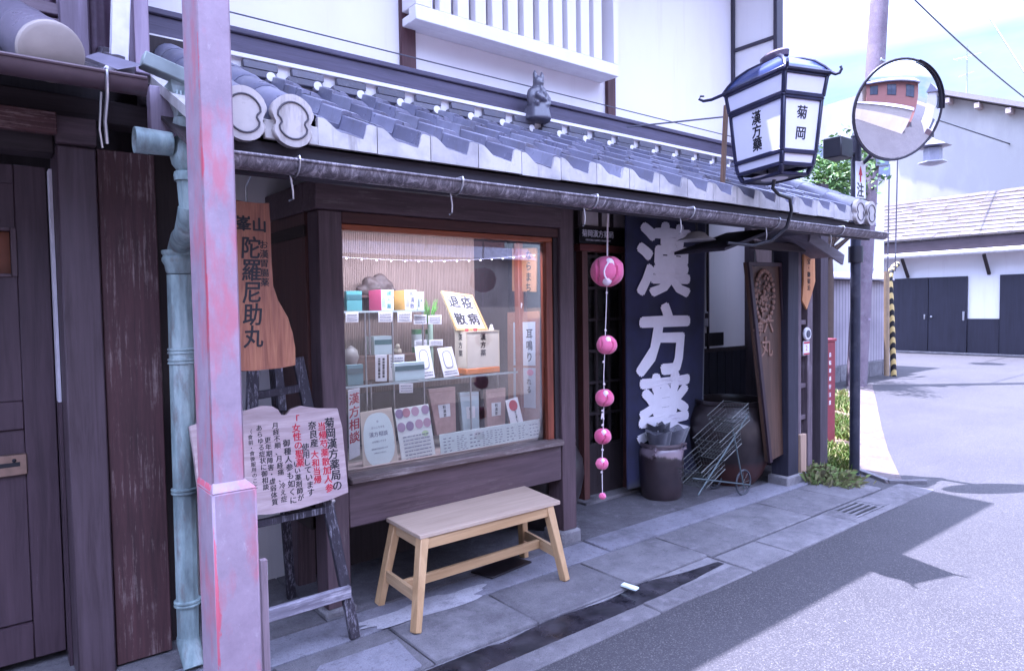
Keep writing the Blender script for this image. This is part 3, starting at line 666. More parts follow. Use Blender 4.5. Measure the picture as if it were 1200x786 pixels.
b = MB(); p0 = PY(308.5, 655, by1+.05); b.box(p0.x-.012, p0.x+.012, by1+.04, by1+.065, -.01, p0.z, .002)
tag(b.build('wooden_stake', m_wood('pale lilac stake', '#7d6d74', '#b39fa8', 'z', .7), None), 'thin pale wooden stake upright behind the pink post', 'stake')

# ---- red brown hanging name board
def m_cedar():
    s = NT('red cedar plank'); g = s.noise(20, 5, .6, (1, 1, .09), 1.6); f = s.noise(140, 4, .7, (1, 1, .05)); bg_ = s.noise(3, 3)
    c = s.ramp(g, [(.32, '#703f2c'), (.5, '#945a3e'), (.62, '#ad7350')]); c = s.mix(.3, c, s.ramp(f, [(.35, '#5a3026'), (.7, '#b07c68')])); c = s.mix(s.ramp(bg_, [(.4, 0.0), (.7, .4)]), c, '#704034')
    kn = s.voro(4.0, (1, 1, .7)); c = s.mix(s.ramp(kn, [(.06, .85), (.16, 0.0)]), c, '#38201c'); s.col(c); s.rough(.45); s.bump(g, .25, .003); return s.m
WHANG = m_cedar()
pts = [(268, 235), (277, 234), (300, 239), (316, 237), (317, 262), (318, 300), (319, 335), (326, 352), (338, 372), (343, 390), (346, 408), (347, 428), (330, 431), (300, 434), (266, 436)]
P3 = [PY(*p, 2.78) for p in pts]
hb = thing('hanging_name_board', (.95, 2.78, 1.28), 'red cedar plank with a natural wavy edge and black brush writing hung under the eave', 'name board')
b = MB(); b.prism([(p.x, p.y, p.z) for p in P3], (0, .03, 0), .004); b.build('board', WHANG, hb)
b = MB()
def vcol(txt, px, py, y, size, pitch, **k): p = PY(px, py, y); b.column(txt, p, X_, Z_, size, pitch, **k)
vcol('陀羅尼助丸', 293, 279, 2.778, .094, .0885, bold=.0014, sx=.84, shear=.08)
b.text('山', PY(304, 265, 2.778), X_, Z_, .060, bold=.0018); b.text('峯', PY(285.5, 263, 2.778), X_, Z_, .062, bold=.0018)
vcol('お漢胃腸薬', 309, 282, 2.778, .036, .0375, bold=.0004)
b.build('lettering', INK, hb)
b = MB(); h = PY(290, 236, 2.79); b.tube([h+V((0, .01, 0)), h+V((0, .01, .06)), h+V((.01, -.05, .12)), h+V((.0, -.1, .19))], .004, 6); b.build('hanging_wire', STEEL, hb)

# ---- easel
es = thing('display_easel', (1.1, 3.05, 0), 'weathered black wooden easel with pale ledge holding the handwritten board', 'easel')
eb = lambda a, t, w, h, m, nm, up=(0, 1, 0): MB().beam(a, t, w, h, up=up, bev=.003).build(nm, m, es)
eb((1.335, 2.865, .018), (1.205, 3.13, 1.30), .05, .025, WEASEL, 'leg')
eb((.84, 2.865, .018), (1.0, 3.13, 1.30), .05, .025, WEASEL, 'leg')
eb((1.27, 3.48, .02), (1.115, 3.19, 1.25), .045, .025, WEASEL, 'rear_leg')
eb((.83, 2.895, .225), (1.33, 2.895, .228), .03, .055, WEASX, 'ledge', Z_)
eb((.98, 3.105, 1.14), (1.24, 3.105, 1.16), .025, .035, WEASEL, 'top_bar', Z_)
eb((1.11, 3.09, 1.06), (1.112, 3.135, 1.26), .04, .02, WEASEL, 'clamp')
eb((.94, 2.985, .60), (1.29, 2.985, .60), .03, .03, WEASEL, 'bar', Z_)
# ---- the handwritten board on it
bn0, bp0 = V((0, -1, .2)).normalized(), V((1.1, 2.95, .65))
sg = thing('handwritten_board', (1.05, 2.95, .63), 'pale weathered wooden board with brushed black and red writing leaning on the easel', 'sign board')
op = [(222, 499), (262, 486), (290, 480), (306, 475), (318, 475), (327, 480), (329, 487), (336, 487), (340, 479), (352, 475), (372, 478), (396, 478), (401, 500), (409, 577), (385, 586), (350, 596), (318, 602), (300, 603), (262, 599), (234, 590), (229, 545)]
Q = [PPL(*p, bp0, bn0) for p in op]
def m_board():
    s = NT('pale driftwood board'); g = s.noise(24, 6, .7, (.1, 1, 1), .8); n = s.noise(4, 5)
    c = s.ramp(g, [(.3, '#947e7e'), (.6, '#b8a3a2'), (.75, '#cbb8b6')]); c = s.mix(s.ramp(n, [(.5, 0.0), (.75, .5)]), c, '#9c8a9c')
    s.col(c); s.rough(.7); s.bump(g, .25, .003); return s.m
b = MB(); b.prism([tuple(q) for q in Q], tuple(-bn0*.025), .004); b.build('board', m_board(), sg)
ez = V((0, .2, 1)).normalized()
def wcol(bb, txt, px, py, size, pitch, **k):
    p = PPL(px, py, bp0+bn0*.001, bn0); bb.column(txt, p, (1, 0, -.03), ez+X_*-.02, size, pitch, **k)
b = MB()
wcol(b, '菊岡漢方薬局の', 385, 490, .050, .0485, bold=.0012, shear=.1)
wcol(b, '奈良産', 365, 494, .040, .040, bold=.001, shear=.1)
wcol(b, '使用しています', 357, 520, .036, .034, bold=.0006, shear=.12)
wcol(b, 'いい薬剤師が', 347, 540, .030, .030, bold=.0006, shear=.1)
wcol(b, '御種人参も如くに', 335, 515, .034, .036, bold=.0006, shear=.1)
wcol(b, '月経不順、月経痛、冷え症', 322, 495, .029, .0295, bold=.0004, shear=.1)
wcol(b, '更年期障害・虚弱体質', 313, 512, .029, .030, bold=.0004, shear=.1)
wcol(b, 'あらゆる症状に御相談', 303, 498, .028, .0285, bold=.0004, shear=.1)
wcol(b, '（食前・食後服用のこと）', 292, 503, .022, .0235, bold=.0002, shear=.1)
b.build('black_writing', INK, sg)
b = MB()
wcol(b, '当帰芍薬散加人参', 376, 495, .040, .0405, bold=.001, shear=.1)
wcol(b, '大和当帰', 368, 528, .038, .038, bold=.001, shear=.1)
wcol(b, '「女性の聖薬', 345, 487, .040, .039, bold=.001, shear=.1)
b.build('red_writing', REDINK, sg)
b = MB(); p = PPL(389, 586, bp0, bn0); b.lathe([(.0, -.02), (.009, -.018), (.009, 0), (.0, .002)], p, 10, 'y'); b.build('peg', STEEL, sg)

# ---- the six stuffed pink balls on a cord
hg = thing('hanging_ornament', (2.99, 2.88, .35), 'string of six stuffed pink cloth balls of shrinking size hung from the gutter', 'hanging ornament')
YO = 2.62
def m_cloth(name, a, b_, sc=60):
    s = NT(name); n = s.noise(6, 3); f = s.noise(sc*4, 3); s.col(s.mix(s.ramp(n, [(.35, 0.0), (.7, 1.0)]), a, b_)); s.rough(.85); s.b.inputs['Sheen Weight'].default_value = .25; s.bump(f, .2, .002); return s.m
PK = m_cloth('pink crepe cloth', '#b8386a', '#d86c92'); PKL = m_cloth('pale pink cloth', '#dfc4d2', '#eadbe2'); CORD = m_cloth('pale cord', '#cfc0c4', '#e2d8da')
b = MB(); cp = [PY(*p, YO) for p in ((714, 234), (712, 262), (711.5, 318), (710.5, 360), (709, 404), (707.5, 440), (708, 466), (706.5, 511), (705.5, 543), (706, 582))]
b.tube(cp[:3], .0045, 6); b.tube(cp[2:], .0022, 6)
for (px, py) in ((711, 343), (709.5, 387), (707, 424), (708, 450), (706, 481), (706, 498), (706, 527), (705, 553)):
    p = PY(px, py, YO); b.ball(p, .007, 8)
p = PY(706, 484, YO); b.tube([p, p+V((-.012, -.004, -.03))], .004, 5); b.tube([p, p+V((.006, -.004, -.035))], .004, 5)
b.build('cord', CORD, hg)
for px, py, rp, n in ((711.5, 318, 19.5, 5), (711, 404, 12, 5), (708.5, 466, 11, 4), (706.5, 511, 10, 4), (705.5, 543, 7.5, 4), (706, 581, 4.2, 4)):
    c = PY(px, py, YO); dep = (c-EYEV).dot(Fd); rad = rp*dep/FPX
    b = MB()
    def puff(u, v, rad=rad, c=c, n=n):          # stuffed cloth: lobes gathered by creases toward a knot at each pole
        th = pi*v; ph = 2*pi*u+.5*n; lobe = abs(cos(n*ph/2+.5*sin(3*th)))
        q = rad*(1-.24*math.exp(-(lobe/.16)**2)*sin(th)**.7); dim = .90+.10*sin(th)
        return c+V((q*sin(th)*cos(ph), q*sin(th)*sin(ph), -q*cos(th)*dim))+mnoise.noise_vector(V((ph, th*2, rad*90)))*rad*.05
    b.grid(puff, 72, 28); bmesh.ops.remove_doubles(b.bm, verts=b.bm.verts, dist=rad*.004)
    bl = b.build('ball', PK, hg)
    if rp > 7:
        b = MB(); vd = (EYEV-c).normalized(); sx = Rt
        up_ = Z_
        b.ball(c+vd*rad*.60+up_*rad*.40+sx*rad*.12, rad*.40, 12, (.8, .8, 1.0))
        if rp > 15: b.ball(c+vd*rad*.58-up_*rad*.45-sx*rad*.02, rad*.40, 12, (.8, .8, 1.0)); b.tube([c+vd*rad*.97+sx*rad*(.1-.28*sin(k*.7)) + up_*rad*(.55-.27*k) for k in range(5)], rad*.05, 6)
        b.build('patch', PKL, bl)

# ---- indigo banner
BAN = m_cloth('indigo dyed canvas', '#131432', '#1d1e46', 80)
bx = thing('shop_banner', (4.45, 3.55, .1), 'tall indigo cloth banner with three huge white brush characters beside the door', 'banner')
TL, TR, BL, BR = V((3.93, 3.54, 2.24)), V((4.95, 3.54, 2.24)), V((3.93, 3.54, .10)), V((4.89, 3.54, .07))
def cloth(u, v):
    p = (TL.lerp(TR, u)).lerp(BL.lerp(BR, u), v); p.y += .010*sin(u*7+.6)*(.3+.7*v)+.003*sin(u*17+v*3); return p
b = MB(); b.grid(cloth, 40, 30); o = b.build('cloth', BAN, bx); so = o.modifiers.new('s', 'SOLIDIFY'); so.thickness = .004
b = MB()
for ch, px, py, sz in (('漢', 779, 312, .60), ('方', 779, 404, .58), ('薬', 779, 483, .56)):
    b.text(ch, PY(px, py, 3.515), X_, Z_, sz, bold=.027, shear=.05, depth=.0004, sx=1.13)
for v in b.bm.verts:
    q = mnoise.noise_vector(v.co*5.0); v.co.x += q.x*.014; v.co.z += q.z*.014
    u = (v.co.x-3.93)/1.0; t = (2.24-v.co.z)/2.15
    v.co.y = v.co.y-3.515+3.522+.010*sin(u*7+.6)*(.3+.7*t)+.003*sin(u*17+t*3)
b.build('brush_characters', WHITEINK, bx)
b = MB(); b.tube([(3.90, 3.54, 2.245), (4.98, 3.54, 2.245)], .012, 10); b.build('rod', WBLK, bx)

# ---- stoneware pot with folded umbrellas
pc = V((4.205, 3.43, .022)); PS = .78
POT = NT('brown glazed stoneware'); hz = POT.n('ShaderNodeSeparateXYZ'); POT.l(POT.tc.outputs['Object'], hz.inputs[0])
ad = POT.n('ShaderNodeMath', _operation='ADD'); nn = POT.noise(9, 4, .5, (1, 1, .5)); ml = POT.n('ShaderNodeMath', _operation='MULTIPLY'); POT.l(nn, ml.inputs[0]); ml.inputs[1].default_value = .16
POT.l(hz.outputs[2], ad.inputs[0]); POT.l(ml.outputs[0], ad.inputs[1])
gl = POT.ramp(ad.outputs[0], [(.405, 0.0), (.425, 1.0), (.475, 1.0), (.49, .25)])
POT.col(POT.mix(gl, POT.ramp(POT.noise(4, 4), [(.3, '#2c2428'), (.7, '#463a3e')]), '#8a7a82')); POT.rough(.28); POT.b.inputs['Coat Weight'].default_value = .3
pt = thing('stoneware_pot', pc, 'dark brown glazed cylindrical pot used as umbrella stand before the banner', 'pot')
prof = [(.0, 0), (.185, 0), (.195, .012), (.205, .06), (.218, .18), (.222, .30), (.220, .36), (.205, .385), (.200, .392), (.214, .402), (.218, .42), (.212, .432), (.196, .430), (.190, .40), (.192, .30), (.18, .05), (0, .04)]
b = MB(); b.lathe([(r*PS, z) for r, z in prof], pc, 40); b.build('body', POT.m, pt)
for sx in (-1, 1): b = MB(); b.tube([pc+V((sx*.15, -.07, .35)), pc+V((sx*.195, -.085, .365)), pc+V((sx*.195, -.085, .395)), pc+V((sx*.155, -.07, .405))], .014, 8); b.build('lug', POT.m, pt)
UMC = [m_cloth('grey umbrella cloth', '#3f3e49', '#5a5965'), m_cloth('dark umbrella cloth', '#2c2b36', '#403f4a'), m_cloth('pale umbrella cloth', '#56555f', '#73727c')]
for i, (dx, dy, h, lx, ly, lab, r0) in enumerate(((-.05, -.03, .50, -.02, .0, 'grey folded umbrella leaning to the door side in the pot', .095), (.02, .03, .54, .0, .02, 'dark folded umbrella at the back of the pot by the banner', .09), (.05, -.05, .51, .03, .0, 'pale grey folded umbrella leaning outward in the front of the pot', .10))):
    base = pc+V((dx*.4, dy*.4, .06)); um = thing('folded_umbrella', base, lab, 'umbrella', 'folded umbrellas in the pot')
    b = MB(); n = 5; tip = V((lx, ly, 0))
    seg = 36
    rings = []
    for k in range(9):
        t = k/8; hgt = h-.06; z = .02+hgt*t; r = r0*(.18+.82*t**1.1)
        rg = []
        for j in range(seg):
            a = 2*pi*j/seg; q = r*(1+.34*(abs(((a*n/(2*pi)) % 1)-.5)*2-.5)*t); zz = z+(.03*(abs(((a*n/(2*pi)) % 1)-.5)*2-.5)*max(0, t-.55)/.45)
            rg.append(b.bm.verts.new(base+tip*t+V((dx*.9*t+q*cos(a+.5*t), dy*.9*t+q*sin(a+.5*t), zz))))
        rings.append(rg)
    for k in range(8):
        for j in range(seg): b.bm.faces.new([rings[k][j], rings[k][(j+1) % seg], rings[k+1][(j+1) % seg], rings[k+1][j]])
    cap = b.bm.verts.new(base+tip+V((dx*.9, dy*.9, h-.085)))
    for j in range(seg): b.bm.faces.new([rings[8][j], rings[8][(j+1) % seg], cap])
    b.build('canopy', UMC[i], um, angle=75)
    b = MB(); b.tube([base+V((0, 0, -.01)), base+tip+V((dx*.9, dy*.9, h-.03))], .006, 8); b.build('shaft', STEEL, um)

# ---- big jars
JAR = NT('old brown jar glaze'); jz = JAR.n('ShaderNodeSeparateXYZ'); JAR.l(JAR.tc.outputs['Object'], jz.inputs[0]); JAR.col(JAR.mix(JAR.ramp(jz.outputs[2], [(.16, 1.0), (.22, 0.0)]), JAR.ramp(JAR.noise(5, 5), [(.35, '#231d1e'), (.7, '#3c3334')]), '#4a2e2b')); JAR.rough(.35); JAR.bump(JAR.noise(20, 4), .1, .004)
JARR_ = m_plain('red clay pot', '#55322f', .6, 0, .2, 8)
def jar(c, s, label, m, h=1.0):
    pr = [(.0, 0), (.20, 0), (.26, .08), (.335, .26), (.365, .42), (.355, .54), (.31, .63), (.285, .66), (.30, .685), (.30, .70), (.275, .70), (.265, .66), (.31, .55), (.32, .4), (.2, .06), (0, .05)]
    b = MB(); b.lathe([(r*s, z*s*h) for r, z in pr], c, 44, wob=.006); tag(b.build('storage_jar', m), label, 'jar')
jar(V((5.02, 3.36, .02)), 1.0, 'huge dark brown storage jar behind the wire cart under the plaster wall', JAR.m, 1.0)
jar(V((3.06, 3.55, .02)), .82, 'dark glazed storage jar half hidden between the corner post and the door', m_plain('dark jar glaze', '#2e2627', .35, var=.3, scale=5), 1.02)

# ---- wire shopping cart: three baskets on a folding frame
WIRE = m_plain('green grey coated wire', '#5a5c58', .45, .2, .2, 20)
ct = thing('wire_cart', (4.65, 3.2, .02), 'green grey folding cart with three tilted wire baskets and a wheel by the jar', 'cart')
def basket(c, ex, ey, ez, n=8):
    b = MB(); c, ex, ey, ez = V(c), V(ex), V(ey), V(ez)
    P = lambda i, j, k: c+ex*i*(1-.12*(1-k)/2)+ey*j*(1-.12*(1-k)/2)+ez*k
    for k in (-1, 1): b.tube([P(-1, -1, k), P(1, -1, k), P(1, 1, k), P(-1, 1, k), P(-1, -1, k)], .0042, 5)
    for t in [q/n*2-1 for q in range(n+1)]:
        b.tube([P(t, -1, 1), P(t, -1, -1), P(t, 1, -1), P(t, 1, 1)], .0011, 4); b.tube([P(-1, t, 1), P(-1, t, -1), P(1, t, -1), P(1, t, 1)], .0011, 4)
    for k in (-.5, 0, .5): b.tube([P(-1, -1, k), P(1, -1, k), P(1, 1, k), P(-1, 1, k), P(-1, -1, k)], .0018, 4)
    b.build('wire_basket', WIRE, ct)
tl = V((.30, 0, .13)).normalized(); tu = V((-.13, 0, .30)).normalized()
basket(PY(822, 548, 3.15), tl*.15, Y_*.12, tu*.075)
basket(PY(842, 516, 3.12), tl*.14, Y_*.12, tu*.085)
basket(PY(855, 489, 3.10), tl*.12, Y_*.11, tu*.07)
b = MB()
for dy in (-.11, .11):
    yy = 3.12+dy
    b.tube([PY(818, 580, yy), PY(868, 500, yy), PY(876, 486, yy)], .006, 6); b.tube([PY(872, 572, yy), PY(858, 500, yy)], .006, 6); b.tube([PY(812, 560, yy), PY(880, 568, yy)], .006, 6)
b.build('frame', m_plain('grey cart tube', '#5b6668', .4, .4), ct)
for dy in (-.15, .15):
    wc = PY(871, 566, 3.02) if dy < 0 else PY(871, 566, 3.02)+V((0, .26, 0)); wc.z = .125
    b = MB(); b.tube([wc+V((.095*cos(2*pi*k/24), 0, .095*sin(2*pi*k/24))) for k in range(25)], .008, 6); wl = b.build('wheel', m_plain('grey rubber tyre', '#3c3e44', .6), ct)
    b = MB()
    for k in range(8): a = 2*pi*k/8; b.tube([wc, wc+V((.09*cos(a), 0, .09*sin(a)))], .0015, 4)
    b.build('spokes', WIRE, wl)

# ---- carved vertical board
CARV = m_wood('carved red brown sign timber', '#33261f', '#5a4236', 'z', .5, scale=.6, wear='#a48a88', wear_amt=.70)
cb = thing('carved_sign_board', (5.0, 3.0, .25), 'long carved red brown wooden board with an oval emblem hung from the little roof', 'sign board')
q4 = [PY(*p, 3.0) for p in ((875, 307), (914, 308), (922.5, 528), (895, 541))]
q4[3].y -= .04; q4[2].y -= .02
b = MB(); b.prism([tuple(q) for q in (q4[3], q4[2], q4[1], q4[0])], (0, .035, 0), .006); b.build('board', CARV, cb)
EDG = m_wood('dark board edge', '#231a20', '#3c2c34', 'z', .5)
b = MB(); b.beam(q4[0]+V((.02, -.008, 0)), q4[3]+V((.02, -.008, 0)), .04, .02, up=(0, 1, 0)); b.beam(q4[1]+V((-.015, -.008, 0)), q4[2]+V((-.015, -.008, 0)), .03, .02, up=(0, 1, 0)); b.beam(q4[0]+V((0, -.008, -.015)), q4[1]+V((0, -.008, -.015)), .022, .03, bev=.002); b.build('board_edge', EDG, cb)
CARVL = m_plain('carved gilded relief', '#78594a', .6, .0, .3, 40)
b = MB(); oc = PY(896, 347, 2.985); rr = random.Random(9)
for k in range(26):
    a = 2*pi*k/26; b.ball(oc+V((.135*cos(a), 0, .20*sin(a))), .020, 8, (1, .5, 1))
for k in range(60):
    a = rr.uniform(0, 2*pi); q = math.sqrt(rr.random())*.82; b.ball(oc+V((.135*q*cos(a), 0, .20*q*sin(a))), rr.uniform(.010, .02), 7, (1, .5, 1))
b.build('emblem', CARVL, cb)
b = MB(); b.text('六', PY(901, 381, 2.984), X_, Z_, .15, bold=.004, depth=.012); b.text('神', PY(889, 386, 2.984), X_, Z_, .13, bold=.004, depth=.012); b.text('丸', PY(899, 408, 2.984), X_, Z_, .17, bold=.003, depth=.010)
b.build('carved_characters', CARVL, cb)
b = MB()
for px in (884, 905): p = PY(px, 308, 3.0); b.beam(p+V((0, -.004, -.03)), p+V((0, -.004, .09)), .022, .004, up=(0, 1, 0), bev=0)
b.build('strap', BLACKM, cb)
# little roof over it
hd = thing('sign_roof', (4.9, 2.9, 1.9), 'small dark gabled wooden roof over the carved board under the eave', 'sign roof')
apx = V((4.62, 2.70, 2.045)); le = V((3.98, 2.70, 1.872)); re = V((5.60, 2.70, 1.885)); apr = V((5.06, 2.70, 2.04))
b = MB()
b.prism([tuple(le), tuple(le+Z_*.022), tuple(apx+Z_*.022), tuple(apx)], (0, .42, 0), .003); b.prism([tuple(apx+V((.002, 0, 0))), tuple(apx+V((.002, 0, .022))), tuple(apr+Z_*.022), tuple(apr)], (0, .42, 0), .003)
b.build('boards', m_wood('slate blue roof board', '#2a2833', '#45424f', 'x', .6), hd)
b = MB(); b.prism([tuple(apr+V((.002, 0, 0))), tuple(apr+V((.002, 0, .03))), tuple(re+Z_*.03), tuple(re)], (0, .42, 0), .003); b.beam(apr+V((0, -.012, -.02)), re+V((0, -.012, -.025)), .02, .085, bev=.003); b.build('gable_board', m_wood('grey gable board', '#55505a', '#7c7680', 'x', .6), hd)
b = MB(); b.beam((4.65, 2.92, 1.96), (5.4, 2.92, 1.96), .05, .06); b.build('hanging_bar', WBLX, hd)
# white pendant lamp shade
lp = thing('pendant_lamp', (3.93, 2.9, 1.94), 'small white enamel lamp shade under the eave beside the banner', 'lamp')
c = V((3.945, 2.9, 1.955)); b = MB(); b.lathe([(.13, 0), (.125, .008), (.075, .028), (.06, .05), (.03, .062), (.0, .064)], c, 28); b.lathe([(.128, .001), (.07, .024), (.0, .05)], c, 28); b.build('shade', m_plain('white enamel', '#e2dede', .3, coat=.4), lp)
b = MB(); b.tube([c+V((0, 0, .06)), c+V((0, 0, .20))], .008, 8); b.build('stem', BLACKM, lp)

# ---- small things on the lattice by the end post
tg = thing('arrow_plaque', (5.6, 2.95, 1.47), 'narrow orange wooden plaque with pointed tip on the lattice by the end post', 'plaque')
b = MB(); b.prism([tuple(PY(*p, 2.955)) for p in ((942, 298), (955, 298), (955.5, 330), (951, 346), (945.5, 363), (943, 357), (940, 352), (942, 330))], (0, .015, 0), .002); b.build('plate', m_wood('orange cedar', '#a8683e', '#d09868', 'z', .5), tg)
b = MB(); b.column('宝・御宿泊', PY(948, 303, 2.953), X_, Z_, .05, .055, bold=.0005); b.build('lettering', INK, tg)
tg = thing('round_gauge', (5.6, 2.97, 1.3), 'round white dial with dark face on the lattice post', 'gauge')
c = PY(944.5, 391, 2.955); b = MB(); b.lathe([(.0, .0), (.052, .0), (.055, -.01), (.05, -.02), (.0, -.021)], c, 26, 'y'); b.build('rim', m_plain('white dial rim', '#d8d4d8', .4), tg)
b = MB(); b.lathe([(.0, -.022), (.033, -.0225), (.03, -.026), (0, -.027)], c, 22, 'y'); b.build('face', m_plain('dark dial face', '#4a4a58', .3), tg)
c = PY(944.5, 408, 2.955); b = MB(); b.box(c.x-.05, c.x+.05, 2.95, 2.958, c.z-.055, c.z+.06, .001); nb = b.build('notice_card', m_plain('white notice', '#dedade', .5)); tag(nb, 'small white notice card with red edges under the round dial', 'notice')
b = MB(); b.box(c.x-.047, c.x+.047, 2.9485, 2.9498, c.z+.04, c.z+.055, 0); b.box(c.x-.047, c.x+.047, 2.9485, 2.9498, c.z-.052, c.z-.04, 0); b.text('2', (c.x, 2.9492, c.z), X_, Z_, .06); b.build('print', REDINK, nb)

# ---- little guardian figure on the eave
b = MB(); c = V((2.985, 3.44, 2.735))
b.lathe([(.0, 0), (.088, 0), (.094, .01), (.075, .09), (.058, .13), (.066, .17), (.06, .20), (.035, .225), (.0, .235)], c, 26, flute=5, fl=.07)
b.ball(c+V((-.062, -.012, .145)), .036, 12, (.85, .9, 1.6)); b.ball(c+V((.066, -.008, .14)), .036, 12, (.85, .9, 1.6))
b.ball(c+V((-.006, -.02, .245)), .042, 14, (.9, .9, 1.05)); b.ball(c+V((-.006, -.058, .232)), .014, 8); b.ball(c+V((-.004, -.05, .19)), .026, 10, (.9, .6, 1.2))
for sx in (-1, 1): b.tube([c+V((sx*.024, -.015, .26)), c+V((sx*.031, -.014, .30)), c+V((sx*.028, -.012, .325))], [.018, .015, .004], 8)
b.tube([c+V((-.05, -.05, .16)), c+V((-.02, -.075, .13)), c+V((.02, -.07, .12))], [.02, .017, .012], 8); b.tube([c+V((.06, -.04, .15)), c+V((.04, -.07, .10)), c+V((.01, -.075, .09))], [.02, .016, .012], 8)
b.ball(c+V((-.055, -.06, .10)), .018, 8); b.tube([c+V((-.015, -.055, .21)), c+V((-.01, -.07, .17)), c+V((0, -.075, .14))], [.008, .014, .004], 8)
fg = b.build('guardian_figure', m_tile('fired clay figure', '#55535e', '#605e6a', '#6a6874'), fuse=.007)
zz = min(v.co.z for v in fg.data.vertices); fg.location = (c.x, c.y, c.z+.0); fg.data.transform(M4.Translation(V((0, 0, 0))-V((c.x, c.y, c.z))) if abs(fg.data.vertices[0].co.x) > 1 else M4.Identity(4))
tag(fg, 'small dark clay guardian figure with two horns standing on the eave ridge', 'figurine')

# ---- litter tag
p = PZ(738, 687, .03); b = MB(); dq = (PZ(751, 691, .03)-PZ(727, 683, .03)).normalized(); b.slab(p, dq*.048, V((-dq.y, dq.x, .1)).normalized()*.016, V((0, 0, .006)), .002); pk = b.build('paper_packet', m_plain('mint white wrapper', '#d8e4e2', .4)); tag(pk, 'small mint white packet dropped beside the wet gutter', 'packet')
# ================================================================== LANTERN, MIRROR
S_ = .92
N0 = V((3.93*S_, 2.25*S_)); e1 = V((.31, .951, 0)); e2 = V((.951, -.31, 0)); LA, LC = .25*S_, .15*S_
LO = V((N0.x, N0.y, 0))+e1*LA+e2*LC
lz = lambda z: 2.263+(z-2.275)*.98
LFR = m_plain('dark blue black lantern frame', '#23233c', .35, .3, .25, 12)
LRF = m_plain('bluish lantern roof sheet', '#34406e', .35, .4, .3, 5)
MILK = NT('milk glass panel'); MILK.col(MILK.ramp(MILK.noise(3, 4), [(.3, '#d4d2de'), (.7, '#dedce6')])); MILK.rough(.35)
ln = thing('street_lantern', (LO.x, LO.y, lz(2.30)), 'hanging blue framed lantern with white panels and black characters above the eave', 'lantern')
def ring(f, z): return [LO+e1*(i*LA*f)+e2*(j*LC*f*(1 if True else 1))+V((0, 0, lz(z))) for i, j in ((-1, -1), (-1, 1), (1, 1), (1, -1))]
# e1=-1,e2=-1 : near corner; order near, right, far, left
prof = [(.70, 2.275), (.80, 2.325), (.86, 2.395), (.98, 2.70), (1.01, 2.715), (1.03, 2.735), (1.09, 2.83), (1.15, 2.845)]
R8 = [ring(f, z) for f, z in prof]
b = MB()
def bar(a, c, w=.022): b.beam(a, c, w, w, up=(0, 0, 1) if abs((V(c)-V(a)).normalized().z) < .8 else (1, 0, 0), bev=.004)
for lv, w in ((0, .02), (1, .024), (2, .026), (3, .026), (4, .024), (6, .022), (7, .022)):
    for k in range(4): bar(R8[lv][k], R8[lv][(k+1) % 4], w*S_*1.1)
for k in range(4):
    for a, c in ((0, 1), (1, 2), (2, 3), (3, 4), (4, 6), (6, 7)): bar(R8[a][k], R8[c][k], .024)
# corner fillets of the panel openings
for lo_, hi_, s_ in ((2, 3, .055), (4, 6, .03), (1, 2, .022)):
    for k in range(4):
        A, B, C, D = R8[lo_][k], R8[lo_][(k+1) % 4], R8[hi_][(k+1) % 4], R8[hi_][k]
        for P, Q1, Q2 in ((A, B, D), (B, A, C), (C, D, B), (D, C, A)):
            u = (Q1-P).normalized(); v = (Q2-P).normalized(); n = u.cross(v).normalized()*.004
            b.prism([tuple(P-n*.5), tuple(P+u*s_-n*.5), tuple(P+v*s_-n*.5)], tuple(n))
b.build('frame', LFR, ln)
def panel(lo_, hi_, nm='panel'):
    for k in range(4):
        A, B, C, D = R8[lo_][k], R8[lo_][(k+1) % 4], R8[hi_][(k+1) % 4], R8[hi_][k]
        bb = MB(); n = (B-A).cross(D-A).normalized()*.003; bb.prism([tuple(A-n), tuple(B-n), tuple(C-n), tuple(D-n)], tuple(n*2)); bb.build(nm, MILK.m, ln)
panel(2, 3); panel(4, 6, 'frieze_panel'); panel(1, 2, 'lower_panel')
b = MB(); bc = LO+V((0, 0, lz(2.28))); b.lathe([(0, -.012), (.10, -.006), (.125, .004), (0, .006)], (0, 0, 0), 30)
for v in b.bm.verts: v.co = bc+e1*v.co.x*1.25+e2*v.co.y+Z_*v.co.z
b.build('bottom_glass', MILK.m, ln)
b = MB(); q = ring(.70, 2.272); b.prism([tuple(p) for p in q], (0, 0, .012)); b.build('bottom_plate', LFR, ln)
# lettering on the street side and the end
b = MB()
fA, fB, fC, fD = R8[2][3], R8[2][0], R8[3][0], R8[3][3]     # left (far-left -> near) face
fx = (fB-fA).normalized(); fz = ((fC+fD)/2-(fA+fB)/2).normalized(); fn = fx.cross(fz).normalized()
fn = fn if fn.dot(EYEV-fA) > 0 else -fn
top = (fC+fD)/2+fn*.0045
b.column('漢方藥', top-fz*.035+fx*.0, fx, fz, .078*1.05, .077, bold=.0022, shear=.05)
gA, gB, gC, gD = R8[2][0], R8[2][1], R8[3][1], R8[3][0]
gx_ = (gB-gA).normalized(); gz = ((gC+gD)/2-(gA+gB)/2).normalized(); gn = gx_.cross(gz).normalized(); gn = gn if gn.dot(EYEV-gA) > 0 else -gn
b.column('菊岡', (gC+gD)/2-gz*.03+gn*.0045, gx_, gz, .078, .115, bold=.0015, shear=.05)
b.build('lettering', INK, ln)
